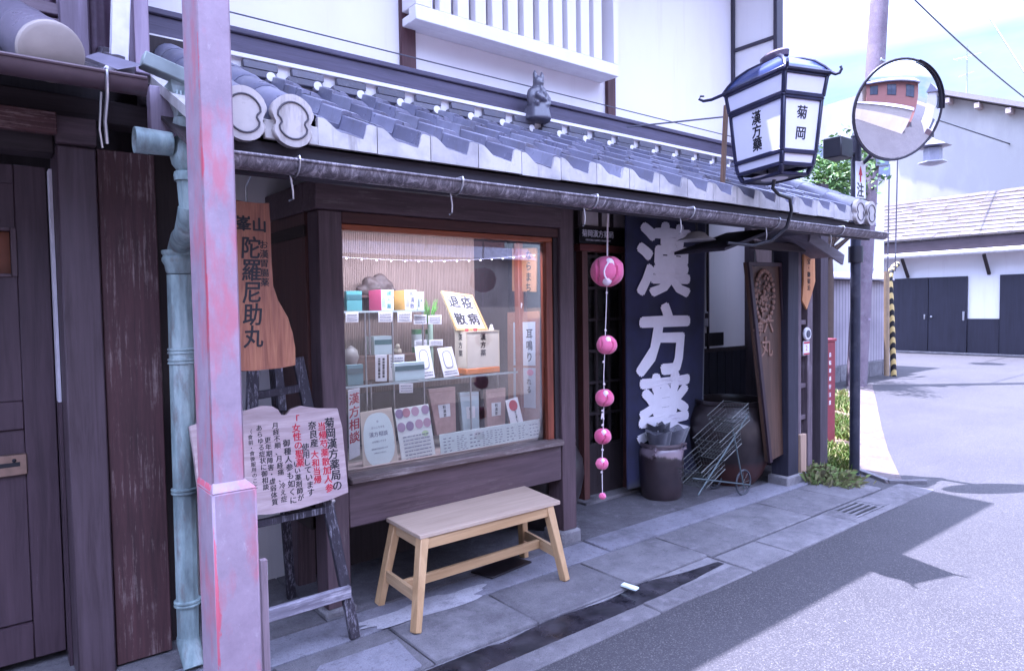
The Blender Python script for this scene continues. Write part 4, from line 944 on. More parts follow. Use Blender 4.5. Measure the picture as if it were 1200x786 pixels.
# swept hip roof with curling corner hooks
b = MB(); RR = [(1.17, 2.846), (1.06, 2.880), (.86, 2.925), (.60, 2.957), (.34, 2.975), (.16, 2.982)]
rg = [[b.bm.verts.new(p) for p in ring(f, z)] for f, z in RR]
for i in range(len(rg)-1):
    for k in range(4): b.bm.faces.new([rg[i][k], rg[i][(k+1) % 4], rg[i+1][(k+1) % 4], rg[i+1][k]])
b.bm.faces.new(rg[-1])
o = b.build('roof', LRF, ln, angle=60); so = o.modifiers.new('s', 'SOLIDIFY'); so.thickness = .006
b = MB(); RG = [ring(f, z) for f, z in RR]
for k in range(4):
    b.tube([RG[i][k]+Z_*.004 for i in range(len(RR))], .009, 8)
    p = RG[0][k]; d = V((p.x-LO.x, p.y-LO.y, 0)).normalized()*(1.5 if k == 3 else .55)
    b.tube([p, p+d*.05-Z_*.016, p+d*.085-Z_*.014, p+d*.105+Z_*.004, p+d*.098+Z_*.020, p+d*.083+Z_*.016], [.011, .010, .009, .008, .007, .005], 8)
    b.tube([RG[0][k], RG[0][(k+1) % 4]], .009, 8)
b.build('roof_edge', LFR, ln)
b = MB(); kc = LO+V((0, 0, lz(2.972))); b.lathe([(0, 0), (.035, 0), (.05, .015), (.052, .045), (.035, .062), (0, .066)], (0, 0, 0), 22)
for v in b.bm.verts: v.co = kc+e1*v.co.x*2.2+e2*v.co.y*.9+Z_*v.co.z
b.build('roof_cap', m_plain('plum brown cap', '#564a5a', .5), ln)
b = MB(); p = PY(846.5, 214, 2.62); t = PY(851, 138, 2.62); b.beam((p.x, p.y, p.z-.04), (t.x, t.y, lz(2.82)), .026, .026, up=(0, 1, 0)); b.build('support_stick', m_wood('brown support stick', '#5a4438', '#8a6c58', 'z', .6), ln)
b = MB(); s0 = LO+V((0, 0, lz(2.27))); b.tube([s0, s0+V((.0, .01, -.05)), s0+V((.05, .0, -.085)), s0+V((.16, -.01, -.10)), s0+V((.25, .03, -.16)), s0+V((.28, .08, -.26)), s0+V((.24, .16, -.34)), s0+V((.12, .22, -.37)), s0+V((-.1, .26, -.36))], .011, 10); b.build('iron_bracket', BLACKM, ln)

# ---- convex traffic mirror on its dark pole
mr = thing('traffic_mirror', (6.085, 2.81, 0), 'round convex traffic mirror with dark rim on a dark pole past the shop end', 'traffic mirror')
POLE = m_plain('dark blue grey pole paint', '#2a2c3c', .45, .2, .25, 8, dirt='#4c4a54')
b = MB(); b.tube([(6.085, 2.81, -.02), (6.085, 2.81, 2.95)], .042, 20); b.lathe([(.044, 0), (.03, .03), (0, .036)], (6.085, 2.81, 2.95), 20); b.build('pole', POLE, mr)
b = MB(); b.tube([(6.085, 2.81, 1.86), (6.085, 2.81, 2.0)], .060, 16); b.build('pole_collar', BLACKM, mr)
MC = V((6.03, 2.45, 3.08)); vd = (EYEV-MC).normalized(); a_ = R_(38); md_ = V((vd.x*cos(a_)-vd.y*sin(a_), vd.x*sin(a_)+vd.y*cos(a_), vd.z-.02)).normalized()
mx_ = Z_.cross(md_).normalized(); my_ = md_.cross(mx_)
D_ = .395; RC = .92
def mpt(x, y, z): return MC+mx_*x+my_*y+md_*z
b = MB()
def dome(u, v):
    r = D_*u*.965; a = 2*pi*v; return mpt(r*cos(a), r*sin(a), math.sqrt(RC*RC-r*r)-math.sqrt(RC*RC-D_*D_)+.0)
b.grid(dome, 24, 64); bmesh.ops.remove_doubles(b.bm, verts=b.bm.verts, dist=1e-5)
mm_ = m_plain('convex mirror silver', '#e6e6ea', .02, 1.0, 0); b.build('mirror_face', mm_, mr, angle=180)
b = MB(); b.tube([mpt(D_*cos(2*pi*k/48), D_*sin(2*pi*k/48), 0) for k in range(49)], .010, 10, caps=False); b.build('rim', m_plain('dark rim', '#33303c', .4), mr)
b = MB(); b.lathe([(0, -.09), (.10, -.085), (.3, -.05), (.385, -.005)], (0, 0, 0), 40)
for v in b.bm.verts: v.co = mpt(v.co.x, v.co.y, v.co.z)
b.build('back_shell', m_plain('orange brown shell', '#6a5a58', .5), mr)
b = MB()   # visor along the upper edge
def vis(u, v): a = pi*(.02+.40*u); return mpt((D_+.008)*cos(a), (D_+.008)*sin(a), .030*v-.004)
b.grid(vis, 30, 3); o = b.build('visor', m_plain('dark visor', '#2e2b38', .45), mr); o.modifiers.new('s', 'SOLIDIFY').thickness = .004
b = MB(); q = MC-md_*.09; b.tube([q, V((6.07, 2.72, 3.05)), V((6.085, 2.81, 2.86))], .022, 10); b.tube([q+V((0, 0, -.2)), V((6.08, 2.73, 2.72)), V((6.085, 2.80, 2.68))], .018, 10); b.build('arm', POLE, mr)
b = MB(); p = PY(985, 172, 2.82); b.box(p.x-.11, p.x+.10, 2.76, 2.92, p.z-.10, p.z+.07, .01); b.box(p.x+.08, 6.08, 2.80, 2.84, p.z-.05, p.z-.02, .004); b.build('junction_box', BLACKM, mr)
cp = [PY(*q, 2.74) for q in ((1003, 189), (1014.5, 190), (1014.5, 233), (1003, 231.5))]
b = MB(); b.prism([tuple(p) for p in (cp[3], cp[2], cp[1], cp[0])], (0, .006, 0), .001); pl_ = b.build('warning_plate', m_plain('white sign plate', '#dcdade', .4), mr)
b = MB(); o = PY(1008.7, 205, 2.737)
b.prism([(o.x+dx, o.y, o.z+dz) for dx, dz in ((-.011, -.06), (.011, -.06), (.011, 0), (.034, -.005), (0, .075), (-.034, -.005), (-.011, 0))], (0, .002, 0)); b.build('arrow', REDINK, pl_)
b = MB(); b.text('注', PY(1008.5, 224, 2.737), X_, Z_, .13, bold=.002); b.build('lettering', INK, pl_)
# ================================================================== CONTENTS OF THE DISPLAY WINDOW
GRP = 'goods in the display window'
def pm(name, c, r=.55, **k): return m_plain(name, c, r, var=k.pop('var', .05), **k)
class Card:
    """a flat thing whose four corners were measured; stands at depth y, leaning back by 'lean'"""
    def __init__(s, name, quad, y, mat, label, cat, lean=.0, th=.004, group=GRP, wall=None):
        if wall is not None: s.p0, s.n = V((wall, 0, 0)), V((-1, 0, 0))
        else:
            zb = min(PY(*q, y).z for q in quad); s.p0, s.n = V((0, y, zb)), V((0, -1, lean)).normalized()
        s.q = [PPL(*q, s.p0, s.n) for q in quad]          # TL TR BR BL
        b = MB(); b.prism([tuple(p) for p in (s.q[3], s.q[2], s.q[1], s.q[0])], tuple(-s.n*th), min(.0012, th*.3)); s.o = b.build(name, mat)
        tag(s.o, label, cat, group)
    def at(s, u, v, off=.0015): return (s.q[0].lerp(s.q[1], u)).lerp(s.q[3].lerp(s.q[2], u), v)+s.n*off
    def ax(s): return (s.q[1]-s.q[0]+s.q[2]-s.q[3]).normalized(), (s.q[0]-s.q[3]+s.q[1]-s.q[2]).normalized()
    def wid(s): return (s.q[1]-s.q[0]).length
    def hgt(s): return (s.q[0]-s.q[3]).length
    def patch(s, name, m, u0, u1, v0, v1, off=.0008, th=.0005):
        b = MB(); b.prism([tuple(s.at(u, v, off)) for u, v in ((u0, v1), (u1, v1), (u1, v0), (u0, v0))], tuple(s.n*th)); return b.build(name, m, s.o)
    def oval(s, name, m, cu, cv, ru, rv, off=.0008, n=28, pw=1.0):
        b = MB(); f = lambda t: math.copysign(abs(t)**pw, t)
        b.prism([tuple(s.at(cu+ru*f(cos(2*pi*k/n)), cv-rv*f(sin(2*pi*k/n)), off)) for k in range(n)], tuple(s.n*.0005)); return b.build(name, m, s.o)
    def write(s, name, m, items):
        b = MB(); ex, ez_ = s.ax()
        for kind, txt, u, v, sz, *r in items:
            bold = r[0] if r else .0
            if kind == 'h': b.text(txt, s.at(u, v, .0018), ex, ez_, sz, bold=bold, depth=.0008)
            else: b.column(txt, s.at(u, v, .0018), ex, ez_, sz, sz*1.08, bold=bold, depth=.0008)
        return b.build(name, m, s.o)
    def lines(s, name, m, u0, u1, v0, v1, n, hgt=.3, seed=1, vert=False):
        """rows of small print"""
        b = MB(); r = random.Random(seed)
        for k in range(n):
            c = v0+(v1-v0)*(k+.5)/n; h = (v1-v0)/n*hgt/2; t = u0
            while t < u1-.02:
                e = min(u1, t+r.uniform(.03, .14)*(u1-u0)+.012)
                qq = [(t, c+h), (e, c+h), (e, c-h), (t, c-h)]
                if vert: qq = [(y_, x_) for x_, y_ in qq]
                b.prism([tuple(s.at(u, v, .0014)) for u, v in qq], tuple(s.n*.0004)); t = e+r.uniform(.008, .03)
        return b.build(name, m, s.o)
GREYINK = pm('grey print', '#76788a'); TEAL = pm('teal carton', '#4f8c8c'); PINKC = pm('pink carton', '#d85c86'); OCH = pm('ochre carton', '#cfa65a')
CREAM = pm('cream card', '#ddd6cc'); MINTW = pm('mint white card', '#d4e0de'); KRAFT = pm('pinkish kraft bag', '#b4928c', .6, var=.12, scale=30); SILV = pm('pale silver pouch', '#b8c6cc', .3)
ORG = pm('orange base', '#e07a14', .4); PALEW = pm('pale box wood', '#d8c8a8', .5, var=.08); GRN = pm('green leaf', '#5f9a3a', .5, var=.2)
REDB = pm('red bead', '#a8242c', .25)

c = Card('strip_sign', [(408, 457), (421.5, 454.5), (422, 533), (409.5, 539)], 3.24, WHITE, 'narrow white upright sign with four red characters behind the glass by the corner post', 'sign')
c.write('lettering', REDINK, [('v', '漢方相談', .5, .06, c.wid()*.95, .0012)])
c = Card('product_card', [(422, 483), (459, 477), (468, 544.5), (426, 553)], 3.25, pm('beige card', '#c2b4a4'), 'beige product card with a big pale octagonal label at the foot of the window', 'card', .18)
c.oval('label', MINTW, .5, .5, .45, .45, pw=.75)
c.write('lettering', GREYINK, [('h', '漢方相談', .5, .42, .028, .0003), ('h', 'ほっこりする', .5, .30, .013), ('h', 'お気軽にどうぞ', .5, .54, .012), ('h', '✽', .5, .2, .018), ('h', '薬剤師がお話を伺います', .5, .66, .009), ('h', '予約はいりません', .5, .73, .009)])
c = Card('product_card', [(462, 479.5), (502, 473), (511.5, 538.5), (472, 546.5)], 3.25, pm('white print card', '#dde0dc'), 'white product card with rows of pink and mauve circles beside the beige one', 'card', .18)
rr = random.Random(4)
for (u, v) in ((.05, .08), (.32, .08), (.58, .06), (.88, .08), (.1, .33), (.37, .33), (.64, .32), (.9, .32)):
    c.oval('circle', pm('pink dot', rr.choice(['#b895a8', '#8f7a98', '#b4808c', '#a48aa4'])), max(.12, min(.88, u)), max(.09, v), .115, .082)
c.lines('print', GREYINK, .12, .9, .48, .92, 7, .3, 6); c.oval('circle', pm('green dot', '#b8d0a0'), .78, .5, .1, .05)
c = Card('folded_leaflet', [(515, 509), (632.5, 490.5), (633.5, 513), (517, 536)], 3.235, MINTW, 'long white folded leaflet with small print standing along the window sill', 'leaflet', .15)
for k in range(8): c.lines('print', GREYINK, .03+k*.122, .03+k*.122+.10, .15, .85, (5, 8, 4, 8, 6, 5, 6, 4)[k], .26, k, )
def bag(name, quad, y, m, label, lw=.5, lh=.28):
    c = Card(name, quad, y, m, label, 'bag', .06, .03); c.patch('label', WHITE, .5-lw/2, .5+lw/2, .36, .36+lh)
    c.write('lettering', INK, [('v', '和漢茶', .5, .38, c.hgt()*lh*.29, .0004)]); c.patch('seal', KAWL if m is SILV else pm('bag seal', '#a07e78'), .02, .98, .07, .085)
bag('tea_bag', [(502, 456), (533.5, 453), (534.5, 505), (512.5, 510)], 3.40, KRAFT, 'largest pinkish brown paper bag with white label beside the circle card')
bag('tea_bag', [(539, 460), (561, 458.5), (562, 504), (543.5, 508)], 3.40, SILV, 'pale silver blue pouch between the two brown paper bags', .5, .3)
bag('tea_bag', [(569.5, 456.5), (592.5, 454), (592, 499), (571.5, 502)], 3.40, KRAFT, 'smaller pinkish brown paper bag nearest the scroll', .5, .34)
c = Card('flower_card', [(592.5, 469), (606.5, 465), (616, 505), (601, 508)], 3.27, WHITE, 'small tilted white card with a red flower by the long leaflet', 'card', .2)
c.oval('flower', REDINK, .5, .2, .34, .16); c.write('lettering', INK, [('v', 'お土産にどうぞ', .55, .36, .015, .0004)])

# ---- glass shelves on chrome posts
sh = thing('display_shelf', (1.9, 3.5, .70), 'two glass shelves on thin chrome posts inside the window', 'shelf')
zt = PY(450, 364, 3.42).z; zm = PY(450, 449, 3.36).z
xl = BX0+.14
b = MB(); b.box(xl, PY(497, 363, 3.42).x, 3.42, 3.60, zt-.008, zt, .001); b.box(xl, PY(606, 436, 3.36).x, 3.36, 3.66, zm-.010, zm, .001); b.build('glass_shelf', m_glass('greenish shelf glass', (.86, .93, .91, 1), 1.0), sh)
b = MB(); b.box(xl, PY(497, 363, 3.42).x, 3.415, 3.4195, zt-.009, zt+.001, 0); b.box(xl, PY(606, 436, 3.36).x, 3.355, 3.3595, zm-.011, zm+.001, 0); b.build('shelf_edge', pm('pale glass edge', '#aab8ba', .2), sh)
for px, y, z1 in ((429, 3.44, zt-.009), (461, 3.44, zt-.009), (496.5, 3.44, zt-.009), (551, 3.38, zm-.012), (434, 3.58, zt-.009), (583, 3.62, zm-.012)):
    p = PY(px, 430, y); b = MB(); b.tube([(p.x, y, .701), (p.x, y, z1)], .0055, 10); b.build('chrome_post', STEEL, sh)
def carton(px0, pxm, px1, py0, z0, y, mside, mfront, label, txt=None, name='medicine_box', ink=INK, band=None):
    """a carton showing its end (px0-pxm) and its face (pxm-px1)"""
    A = PY(pxm, py0, y); B = PY(px1, py0, y); xm, x1, z1 = A.x, B.x, A.z
    yb = PX(px0, py0, xm).y if px0 < pxm-.5 else y+.06
    yb = min(max(yb, y+.03), y+.16)
    b = MB(); b.mi = 0; b.box(xm, x1, y, yb, z0, z1, .001)
    for f in b.bm.faces:
        if f.calc_center_median().x < xm+.0006: f.material_index = 1
    o = b.build(name, [mfront, mside]); tag(o, label, 'box', GRP); h = z1-z0; w_ = x1-xm
    if band: bb = MB(); bb.box(xm+.001, x1-.001, y-.001, y-.0004, z0+h*.55, z0+h*.82, 0); bb.build('band', band, o)
    if txt:
        bb = MB(); s_ = min(h/len(txt)*.85, w_*.4); bb.column(txt, (xm+w_*.62, y-.0012, z1-h*.04), X_, Z_, s_, h*.92/len(txt), bold=.0003, depth=.0008)
        for k in range(3): bb.box(xm+w_*(.08+.1*k), xm+w_*(.12+.1*k), y-.0012, y-.0006, z0+h*.15, z0+h*(.6+.1*k), 0)
        bb.build('print', ink, o)
zs = zt+.001
carton(404, 406, 424, 341, zs, 3.44, TEAL, TEAL, 'teal medicine box with small white dots at the post end of the top shelf', None, band=pm('dark teal band', '#2f5c60'))
carton(432, 446.5, 461, 339.5, zs, 3.44, PINKC, pm('white carton', '#d8dcdc'), 'medicine box with a pink end and white face on the top shelf', '婦人薬', ink=TEAL)
carton(461.5, 474, 488, 340, zs, 3.44, OCH, pm('lilac white carton', '#d2d0dc'), 'medicine box with an ochre end and pale lilac face on the top shelf', '和漢散', ink=GREYINK)
carton(488.5, 489, 496.5, 342, zs, 3.44, MINTW, MINTW, 'narrow mint white medicine box at the far end of the top shelf', '丸', ink=INK)
b = MB(); rr = random.Random(8)
g0 = PY(504, 372, 3.52)
for k in range(26):
    a = rr.uniform(0, 2*pi); r = rr.uniform(.005, .03); d = V((cos(a), sin(a), 0)); t = g0+d*r
    b.tube([t+V((0, 0, -.03)), t+d*.008+V((0, 0, .03)), t+d*rr.uniform(.02, .05)+V((.01, 0, rr.uniform(.06, .115)))], [.0035, .003, .0008], 5)
gp = b.build('leaf_sprig', GRN); tag(gp, 'bunch of bright green grass leaves behind the price tags', 'plant', GRP)
b = MB(); b.tube([g0+V((0, 0, -.03)), (g0.x, g0.y, zm+.001)], .016, 12); b.build('vase', pm('clear green vase', '#9fb8a0', .2), gp)
def price(px0, px1, py0, py1, y, label, k): 
    c = Card('price_tag', [(px0, py0), (px1, py0-.4), (px1, py1-.4), (px0, py1)], y, WHITE, label, 'price tag', 0, .002, 'price tags in the display window'); c.lines('print', GREYINK, .1, .9, .12, .9, 3, .30, k)
price(405, 420, 366, 378, 3.41, 'white price tag hanging under the teal box', 1); price(443.5, 460, 365.5, 377.5, 3.41, 'white price tag hanging under the pink ended box', 2)
price(466, 482.5, 365.5, 377.5, 3.41, 'white price tag hanging under the ochre ended box', 3); price(485, 500, 369, 380, 3.43, 'white price tag before the green leaves nearer the post', 4); price(502, 517.5, 369.5, 380, 3.43, 'white price tag before the green leaves nearer the framed calligraphy', 5)
price(468, 484, 449.5, 460.5, 3.345, 'white price tag hanging below the middle glass shelf', 6)
zs = zm+.001
gc = PY(410, 448, 3.52); b = MB(); b.lathe([(0, 0), (.045, 0), (.06, .04), (.05, .085), (.03, .10), (.045, .14), (.035, .18), (.01, .20), (0, .205)], (gc.x+.02, 3.54, zs), 24); tag(b.build('gourd_vase', pm('pale stone vase', '#aa9c98', .5)), 'pale stone gourd vase at the post end of the middle shelf', 'vase', GRP)
carton(405, 407, 425.5, 428, zs, 3.39, TEAL, pm('grey teal carton', '#5f8286'), 'grey teal flat medicine box before the gourd vase', None, band=pm('dark band 2', '#3a565a'))
c = Card('info_card', [(440, 416), (453.5, 415.5), (453.5, 446.5), (440, 447)], 3.37, WHITE, 'tall white card with two columns of black print on the middle shelf', 'card'); c.lines('print', INK, .12, .9, .12, .88, 2, .5, 3, True)
c = Card('info_card', [(456, 416), (474, 415), (474, 446), (456, 446.5)], 3.46, WHITE, 'low white card standing behind the teal striped box', 'card'); c.lines('print', GREYINK, .1, .9, .08, .5, 4, .35, 5)
carton(461, 462.5, 497.5, 425.5, zs, 3.38, MINTW, pm('pale aqua carton', '#bfd4d6'), 'white medicine box with dark teal stripe in the middle of the shelf', None, band=pm('deep teal stripe', '#2e5a60'))
bk = thing('shelf_riser', (1.75, 3.6, zs), 'brown wooden riser behind the goods on the middle shelf', 'riser', GRP)
zr = PY(460, 415, 3.56).z; b = MB(); b.box(1.62, 2.12, 3.54, 3.655, zs, zr, .003); b.build('block', m_wood('riser wood', '#4c342c', '#77564a', 'x', .5), bk)
carton(429, 438.5, 460.5, 394.5, zr+.001, 3.56, MINTW, pm('aqua white carton', '#c3d2d6'), 'white and teal medicine box on the brown riser', None, band=pm('teal stripe', '#3d6c70'))
fc = PY(466, 413, 3.57); b = MB(); fc.z = zr; b.lathe([(0, 0), (.022, 0), (.026, .015), (.02, .03), (0, .036)], fc, 14); b.ball(fc+V((-.006, -.012, .044)), .015, 10); b.tube([fc+V((-.01, -.012, .052)), fc+V((-.013, -.012, .066))], [.006, .001], 6); b.tube([fc+V((.002, -.012, .052)), fc+V((.004, -.012, .066))], [.006, .001], 6); tag(b.build('cat_figurine', pm('cream ceramic', '#cfc0a8', .35), fuse=.004), 'tiny cream cat figurine beside the box on the riser', 'figurine', GRP)
for (a, bq, lab) in ((483, 496, 'green cylinder tin nearer the post behind the white cards'), (499, 509, 'green cylinder tin nearer the box lantern behind the white cards')):
    p = PY((a+bq)/2, 404, 3.58); w_ = (bq-a)/2*3.6/FPX*1.05; b = MB(); hh = PY((a+bq)/2, 386, 3.58).z-zr; b.lathe([(0, 0), (w_, 0), (w_, hh), (0, hh)], (p.x, 3.59, zr), 20); o = b.build('tea_tin', pm('green tin', '#3f8a50', .35)); tag(o, lab, 'tin', GRP)
    b = MB(); b.lathe([(w_*1.02, hh*.25), (w_*1.02, hh*.8)], (p.x, 3.59, zr), 20); b.build('paper_band', MINTW, o)
price(486, 500, 398.5, 405, 3.50, 'pale price card under the tin nearer the post', 7); price(503, 519, 398, 405.5, 3.50, 'pale price card under the tin nearer the box lantern', 8)
for q, lab in (([(486, 405.5), (503, 404.5), (510, 442), (491, 445)], 'leaning white card with black outlined seal nearer the post'), ([(512.5, 408), (529.5, 406), (538.5, 439.5), (520.5, 442)], 'leaning white card with black outlined seal beside the box lantern')):
    c = Card('seal_card', q, 3.38, WHITE, lab, 'card', .25); c.oval('seal', GREYINK, .5, .42, .30, .30, pw=.6); c.oval('seal_ground', WHITE, .5, .42, .25, .27, .0014, pw=.6); c.write('lettering', INK, [('v', '生姜湯', .5, .2, .026, .0006)]); c.lines('print', GREYINK, .1, .9, .78, .95, 2, .4, 7)
# ---- box lantern
y0 = 3.40; A = PY(546.5, 389, y0); B = PY(584.5, 389, y0); yb = y0+.13
b = MB(); z1 = A.z; b.box(A.x, B.x, y0, yb, zs+.035, z1, .003); bl = thing('box_lantern', ((A.x+B.x)/2, y0+.06, zs), 'cream paper box lantern with black characters and an orange base on the shelf', 'lantern', GRP); b.build('paper_body', pm('cream lantern paper', '#e8dcc6', .6), bl)
b = MB(); b.box(A.x-.003, B.x+.003, y0-.003, yb+.003, zs, zs+.034, .003); b.build('base', ORG, bl)
b = MB(); b.column('漢方薬', ((A.x+B.x)/2, y0-.001, z1-.012), X_, Z_, .042, .049, bold=.0008); b.column('漢方薬', (A.x-.001, (y0+yb)/2, z1-.012), -Y_, Z_, .042, .049, bold=.0008); b.build('lettering', INK, bl)
b = MB()
for x in (A.x, B.x): b.box(x-.002, x+.002, y0-.002, y0+.002, zs+.034, z1+.001, 0)
b.box(A.x-.002, B.x+.002, y0-.0025, yb+.002, z1-.002, z1+.002, 0); b.build('edge_strip', PALEW, bl)
fm = Card('framed_calligraphy', [(516.5, 341), (553, 346), (571.5, 386.5), (534, 387.5)], 3.46, PALEW, 'framed calligraphy of four black characters in pale wood propped on the box lantern', 'framed picture', .35, .012)
fm.patch('paper', pm('grey white paper', '#c8c4cc'), .07, .93, .07, .95, .0012)
ex_, ez2 = fm.ax()
b = MB()
for t, u, v in (('疫', .69, .27), ('病', .69, .72), ('退', .28, .27), ('散', .28, .72)): b.text(t, fm.at(u, v, .003), ex_, ez2, .084, bold=.0026, depth=.001)
b.build('lettering', INK, fm.o)
b = MB(); 
for (u0, u1, v0, v1) in ((0, 1, 0, .06), (0, 1, .95, 1), (0, .06, .06, .95), (.94, 1, .06, .95)): b.prism([tuple(fm.at(u, v, .0005)) for u, v in ((u0, v1), (u1, v1), (u1, v0), (u0, v0))], tuple(fm.n*.006))
b.build('moulding', m_wood('pale moulding', '#a87c48', '#d0a468', 'x', .45), fm.o)
for px, m, lab, nm, r in ((547, REDB, 'dark red glossy berry at the foot of the framed calligraphy nearer the post', 'red_berry', .011), (557, REDB, 'red glossy berry at the foot of the framed calligraphy nearer the scroll', 'red_berry', .012)):
    p = PY(px, 386, 3.43); b = MB(); b.ball((p.x, 3.43, z1+r*.9), r, 12, (1.2, 1, .95)); tag(b.build(nm, m), lab, 'berry', GRP)
p = PY(577, 386, 3.45); b = MB(); b.lathe([(0, 0), (.014, 0), (.017, .01), (.010, .02), (.011, .028), (.006, .036), (0, .04)], (p.x, 3.46, z1+.001), 16); tag(b.build('white_figurine', pm('white ceramic', '#d8d4d4', .3)), 'tiny white ceramic figurine on the end of the box lantern', 'figurine', GRP)
# ---- driftwood ornament at the back
b = MB(); p = PY(440, 340, 3.66)
for k, (dx, dz, r) in enumerate(((-.08, .0, .035), (-.03, .035, .045), (.03, .06, .04), (.07, .03, .035), (.1, -.005, .03), (0, .0, .05), (.04, .0, .045))): b.ball(p+V((dx, 0, dz)), r, 10, (1.3, .8, 1))
b.jitter(.018, 16); tag(b.build('wood_ornament', m_wood('dark gnarled wood', '#2a2222', '#4e403c', 'x', .6), fuse=.008), 'dark gnarled driftwood ornament on the back shelf above the boxes', 'ornament', GRP)
b = MB(); b.box(BX0+.14, p.x+.25, 3.60, DB-.013, p.z-.045, p.z-.03, .002); tag(b.build('back_shelf', m_wood('dark back shelf', '#3a2c2a', '#5a4640', 'x', .5)), 'narrow dark wooden shelf on the slatted blind under the driftwood', 'shelf')
# ---- hangings on the end wall of the window
c = Card('small_name_board', [(600, 291), (628.5, 290.5), (628, 342), (600, 341)], 3.3, m_wood('tan board', '#8a5c3c', '#b88862', 'z', .5), 'tan wooden board with two columns of dark brush writing high on the inner end wall', 'name board', wall=2.945, th=.012)
c.write('lettering', INK, [('v', 'ならまち', .70, .06, .066, .0012), ('v', 'くすりの博物館', .28, .05, .050, .001)])
c = Card('wall_scroll', [(594.5, 366), (632, 364.5), (633, 500), (595, 497)], 3.3, m_wood('brown brocade', '#7a5040', '#a07460', 'x', .7, scale=2.5), 'brown hanging scroll with pale written sheets on the inner end wall of the window', 'scroll', wall=2.945, th=.006)
c.patch('upper_sheet', pm('blue white sheet', '#bcc4cf'), .2, .88, .09, .47); c.patch('lower_sheet', pm('blue white sheet 2', '#b4bcca'), .2, .88, .49, .84)
c.write('lettering', INK, [('v', '耳鳴り', .70, .15, .072, .0016), ('v', '難聴', .42, .18, .062, .0014), ('v', 'れる', .68, .58, .05, .0012), ('v', 'め', .40, .62, .05, .001)]); c.oval('flower', pm('pink bloom', '#c8849c'), .72, .53, .10, .028, .0014); c.oval('flower', pm('pink bloom 2', '#c88aa0'), .36, .57, .09, .025, .0014); c.lines('print', GREYINK, .24, .36, .14, .44, 12, .4, 3)
b = MB(); k0 = c.at(.45, 0, .01); b.tube([k0, k0+V((0, -.02, .05)), k0+V((0, .02, .09)), k0+V((0, 0, .06)), k0+V((0, .05, 0))], .005, 6); b.ball(k0+V((0, 0, .065)), .012, 8); b.build('cord_knot', pm('white cord', '#d8d0d0', .8), c.o)
b = MB(); p = PX(638.5, 317, 2.945); b.box(2.93, 2.944, p.y-.02, p.y+.02, p.z-.075, p.z+.07, .004); tag(b.build('white_light_bar', pm('white plastic', '#d2d0d4', .4)), 'small white plastic bar fixed upright inside the window by the dark stile', 'light bar')  # short white light bar, modelled unlit
# ================================================================== NEIGHBOURING HOUSE (dark timber) AND THE OLD DOWNPIPE
nh = thing('neighbouring_house', (-.6, 3.5, 0), 'dark timbered neighbouring house with a plank door and a brown gutter beside the shop', 'house')
PD = m_wood('dark plum door plank', '#33272d', '#503f47', 'z', .5, scale=.8, wear='#776a72', wear_amt=.72)
b = MB(); b.box(-3.0, -.75, 3.52, 3.6, 0, 2.3, 0); b.box(-3.0, .66, 3.60, 3.66, 0, 2.6, 0); b.build('front_wall', WBLK, nh)
dz = lambda py, px=40: PY(px, py, 3.5).z
b = MB(); b.box(-.70, .06, 3.51, 3.55, 1.87, 2.14, .003); b.box(-.70, .06, 3.51, 3.55, 1.15, 1.685, .003); b.box(.171, .284, 3.508, 3.55, .06, 2.14, .003); b.box(-.70, .17, 3.508, 3.55, 1.04, 1.16, .004); b.box(-.70, .17, 3.520, 3.55, .22, 1.04, .003); b.box(-.70, .17, 3.505, 3.55, .06, .215, .004)
b.box(.062, .17, 3.512, 3.55, 1.161, 1.684, .002); b.box(.062, .17, 3.512, 3.55, 1.871, 2.139, .002); b.box(-.70, .17, 3.504, 3.548, 2.06, 2.139, .002)
door = b.build('door', PD, nh)
b = MB(); zt_, zb_ = 1.866, 1.69
b.box(.152, .172, 3.500, 3.54, zb_-.012, zt_+.012, .002); b.box(-.10, .151, 3.500, 3.54, zt_, zt_+.014, .002); b.box(-.10, .151, 3.500, 3.54, zb_-.014, zb_, .002); b.build('slot_frame', WD, door)
b = MB(); b.box(-.12, .151, 3.56, 3.58, zb_, zt_, 0); b.build('slot_panel', m_plain('orange brown inner panel', '#6e3a20', .6), door)
b = MB(); z = .895; b.box(-.05, .175, 3.500, 3.519, z-.045, z+.045, .004); ms = b.build('mail_slot', m_plain('aged brass', '#8a7468', .35, .7, .2, 20), door)
b = MB(); b.box(-.04, .15, 3.498, 3.4995, z-.006, z+.012, 0); b.ball((.13, 3.498, z+.02), .008, 8); b.build('slit', INK, ms)
b = MB(); b.box(.286, .298, 3.42, 3.49, 1.15, 2.12, .001); b.build('white_reveal', m_plain('white reveal strip', '#cfc8d0', .6), nh)
b = MB(); b.box(.286, .299, 3.42, 3.5, 0, 1.149, .001); b.build('reveal_lower', PD, nh)
b = MB(); b.box(.300, .436, 3.25, 3.5, 0, 2.19, .006); b.build('corner_post', m_wood('plum grey post', '#382c30', '#574950', 'z', .5, scale=.8, wear='#62575a', wear_amt=.72), nh)
b = MB(); b.box(.44, .655, 3.27, 3.30, .03, 2.195, .004); b.build('plank_panel', WRED, nh)
b = MB(); b.box(.657, .775, 3.38, 3.41, 0, 2.3, .003); b.build('edge_board', m_wood('deep plum board', '#221a1b', '#362b2c', 'z', .5), nh)
b = MB(); b.box(-3.0, .299, 3.30, 3.42, 2.16, 2.30, .006); b.box(-3.0, .70, 3.28, 3.40, 2.305, 2.40, .005); b.build('door_lintel', WBLX, nh)
b = MB(); b.box(.30, .437, 3.22, 3.28, 2.195, 2.30, .004); b.build('bracket_block', WDX, nh)
b = MB(); b.box(-3.0, .30, 3.18, 3.22, 2.215, 2.30, .004); b.build('worn_board', m_wood('worn red brown board', '#3a2426', '#5e4040', 'x', .6, wear='#a08a84', wear_amt=.54), nh)
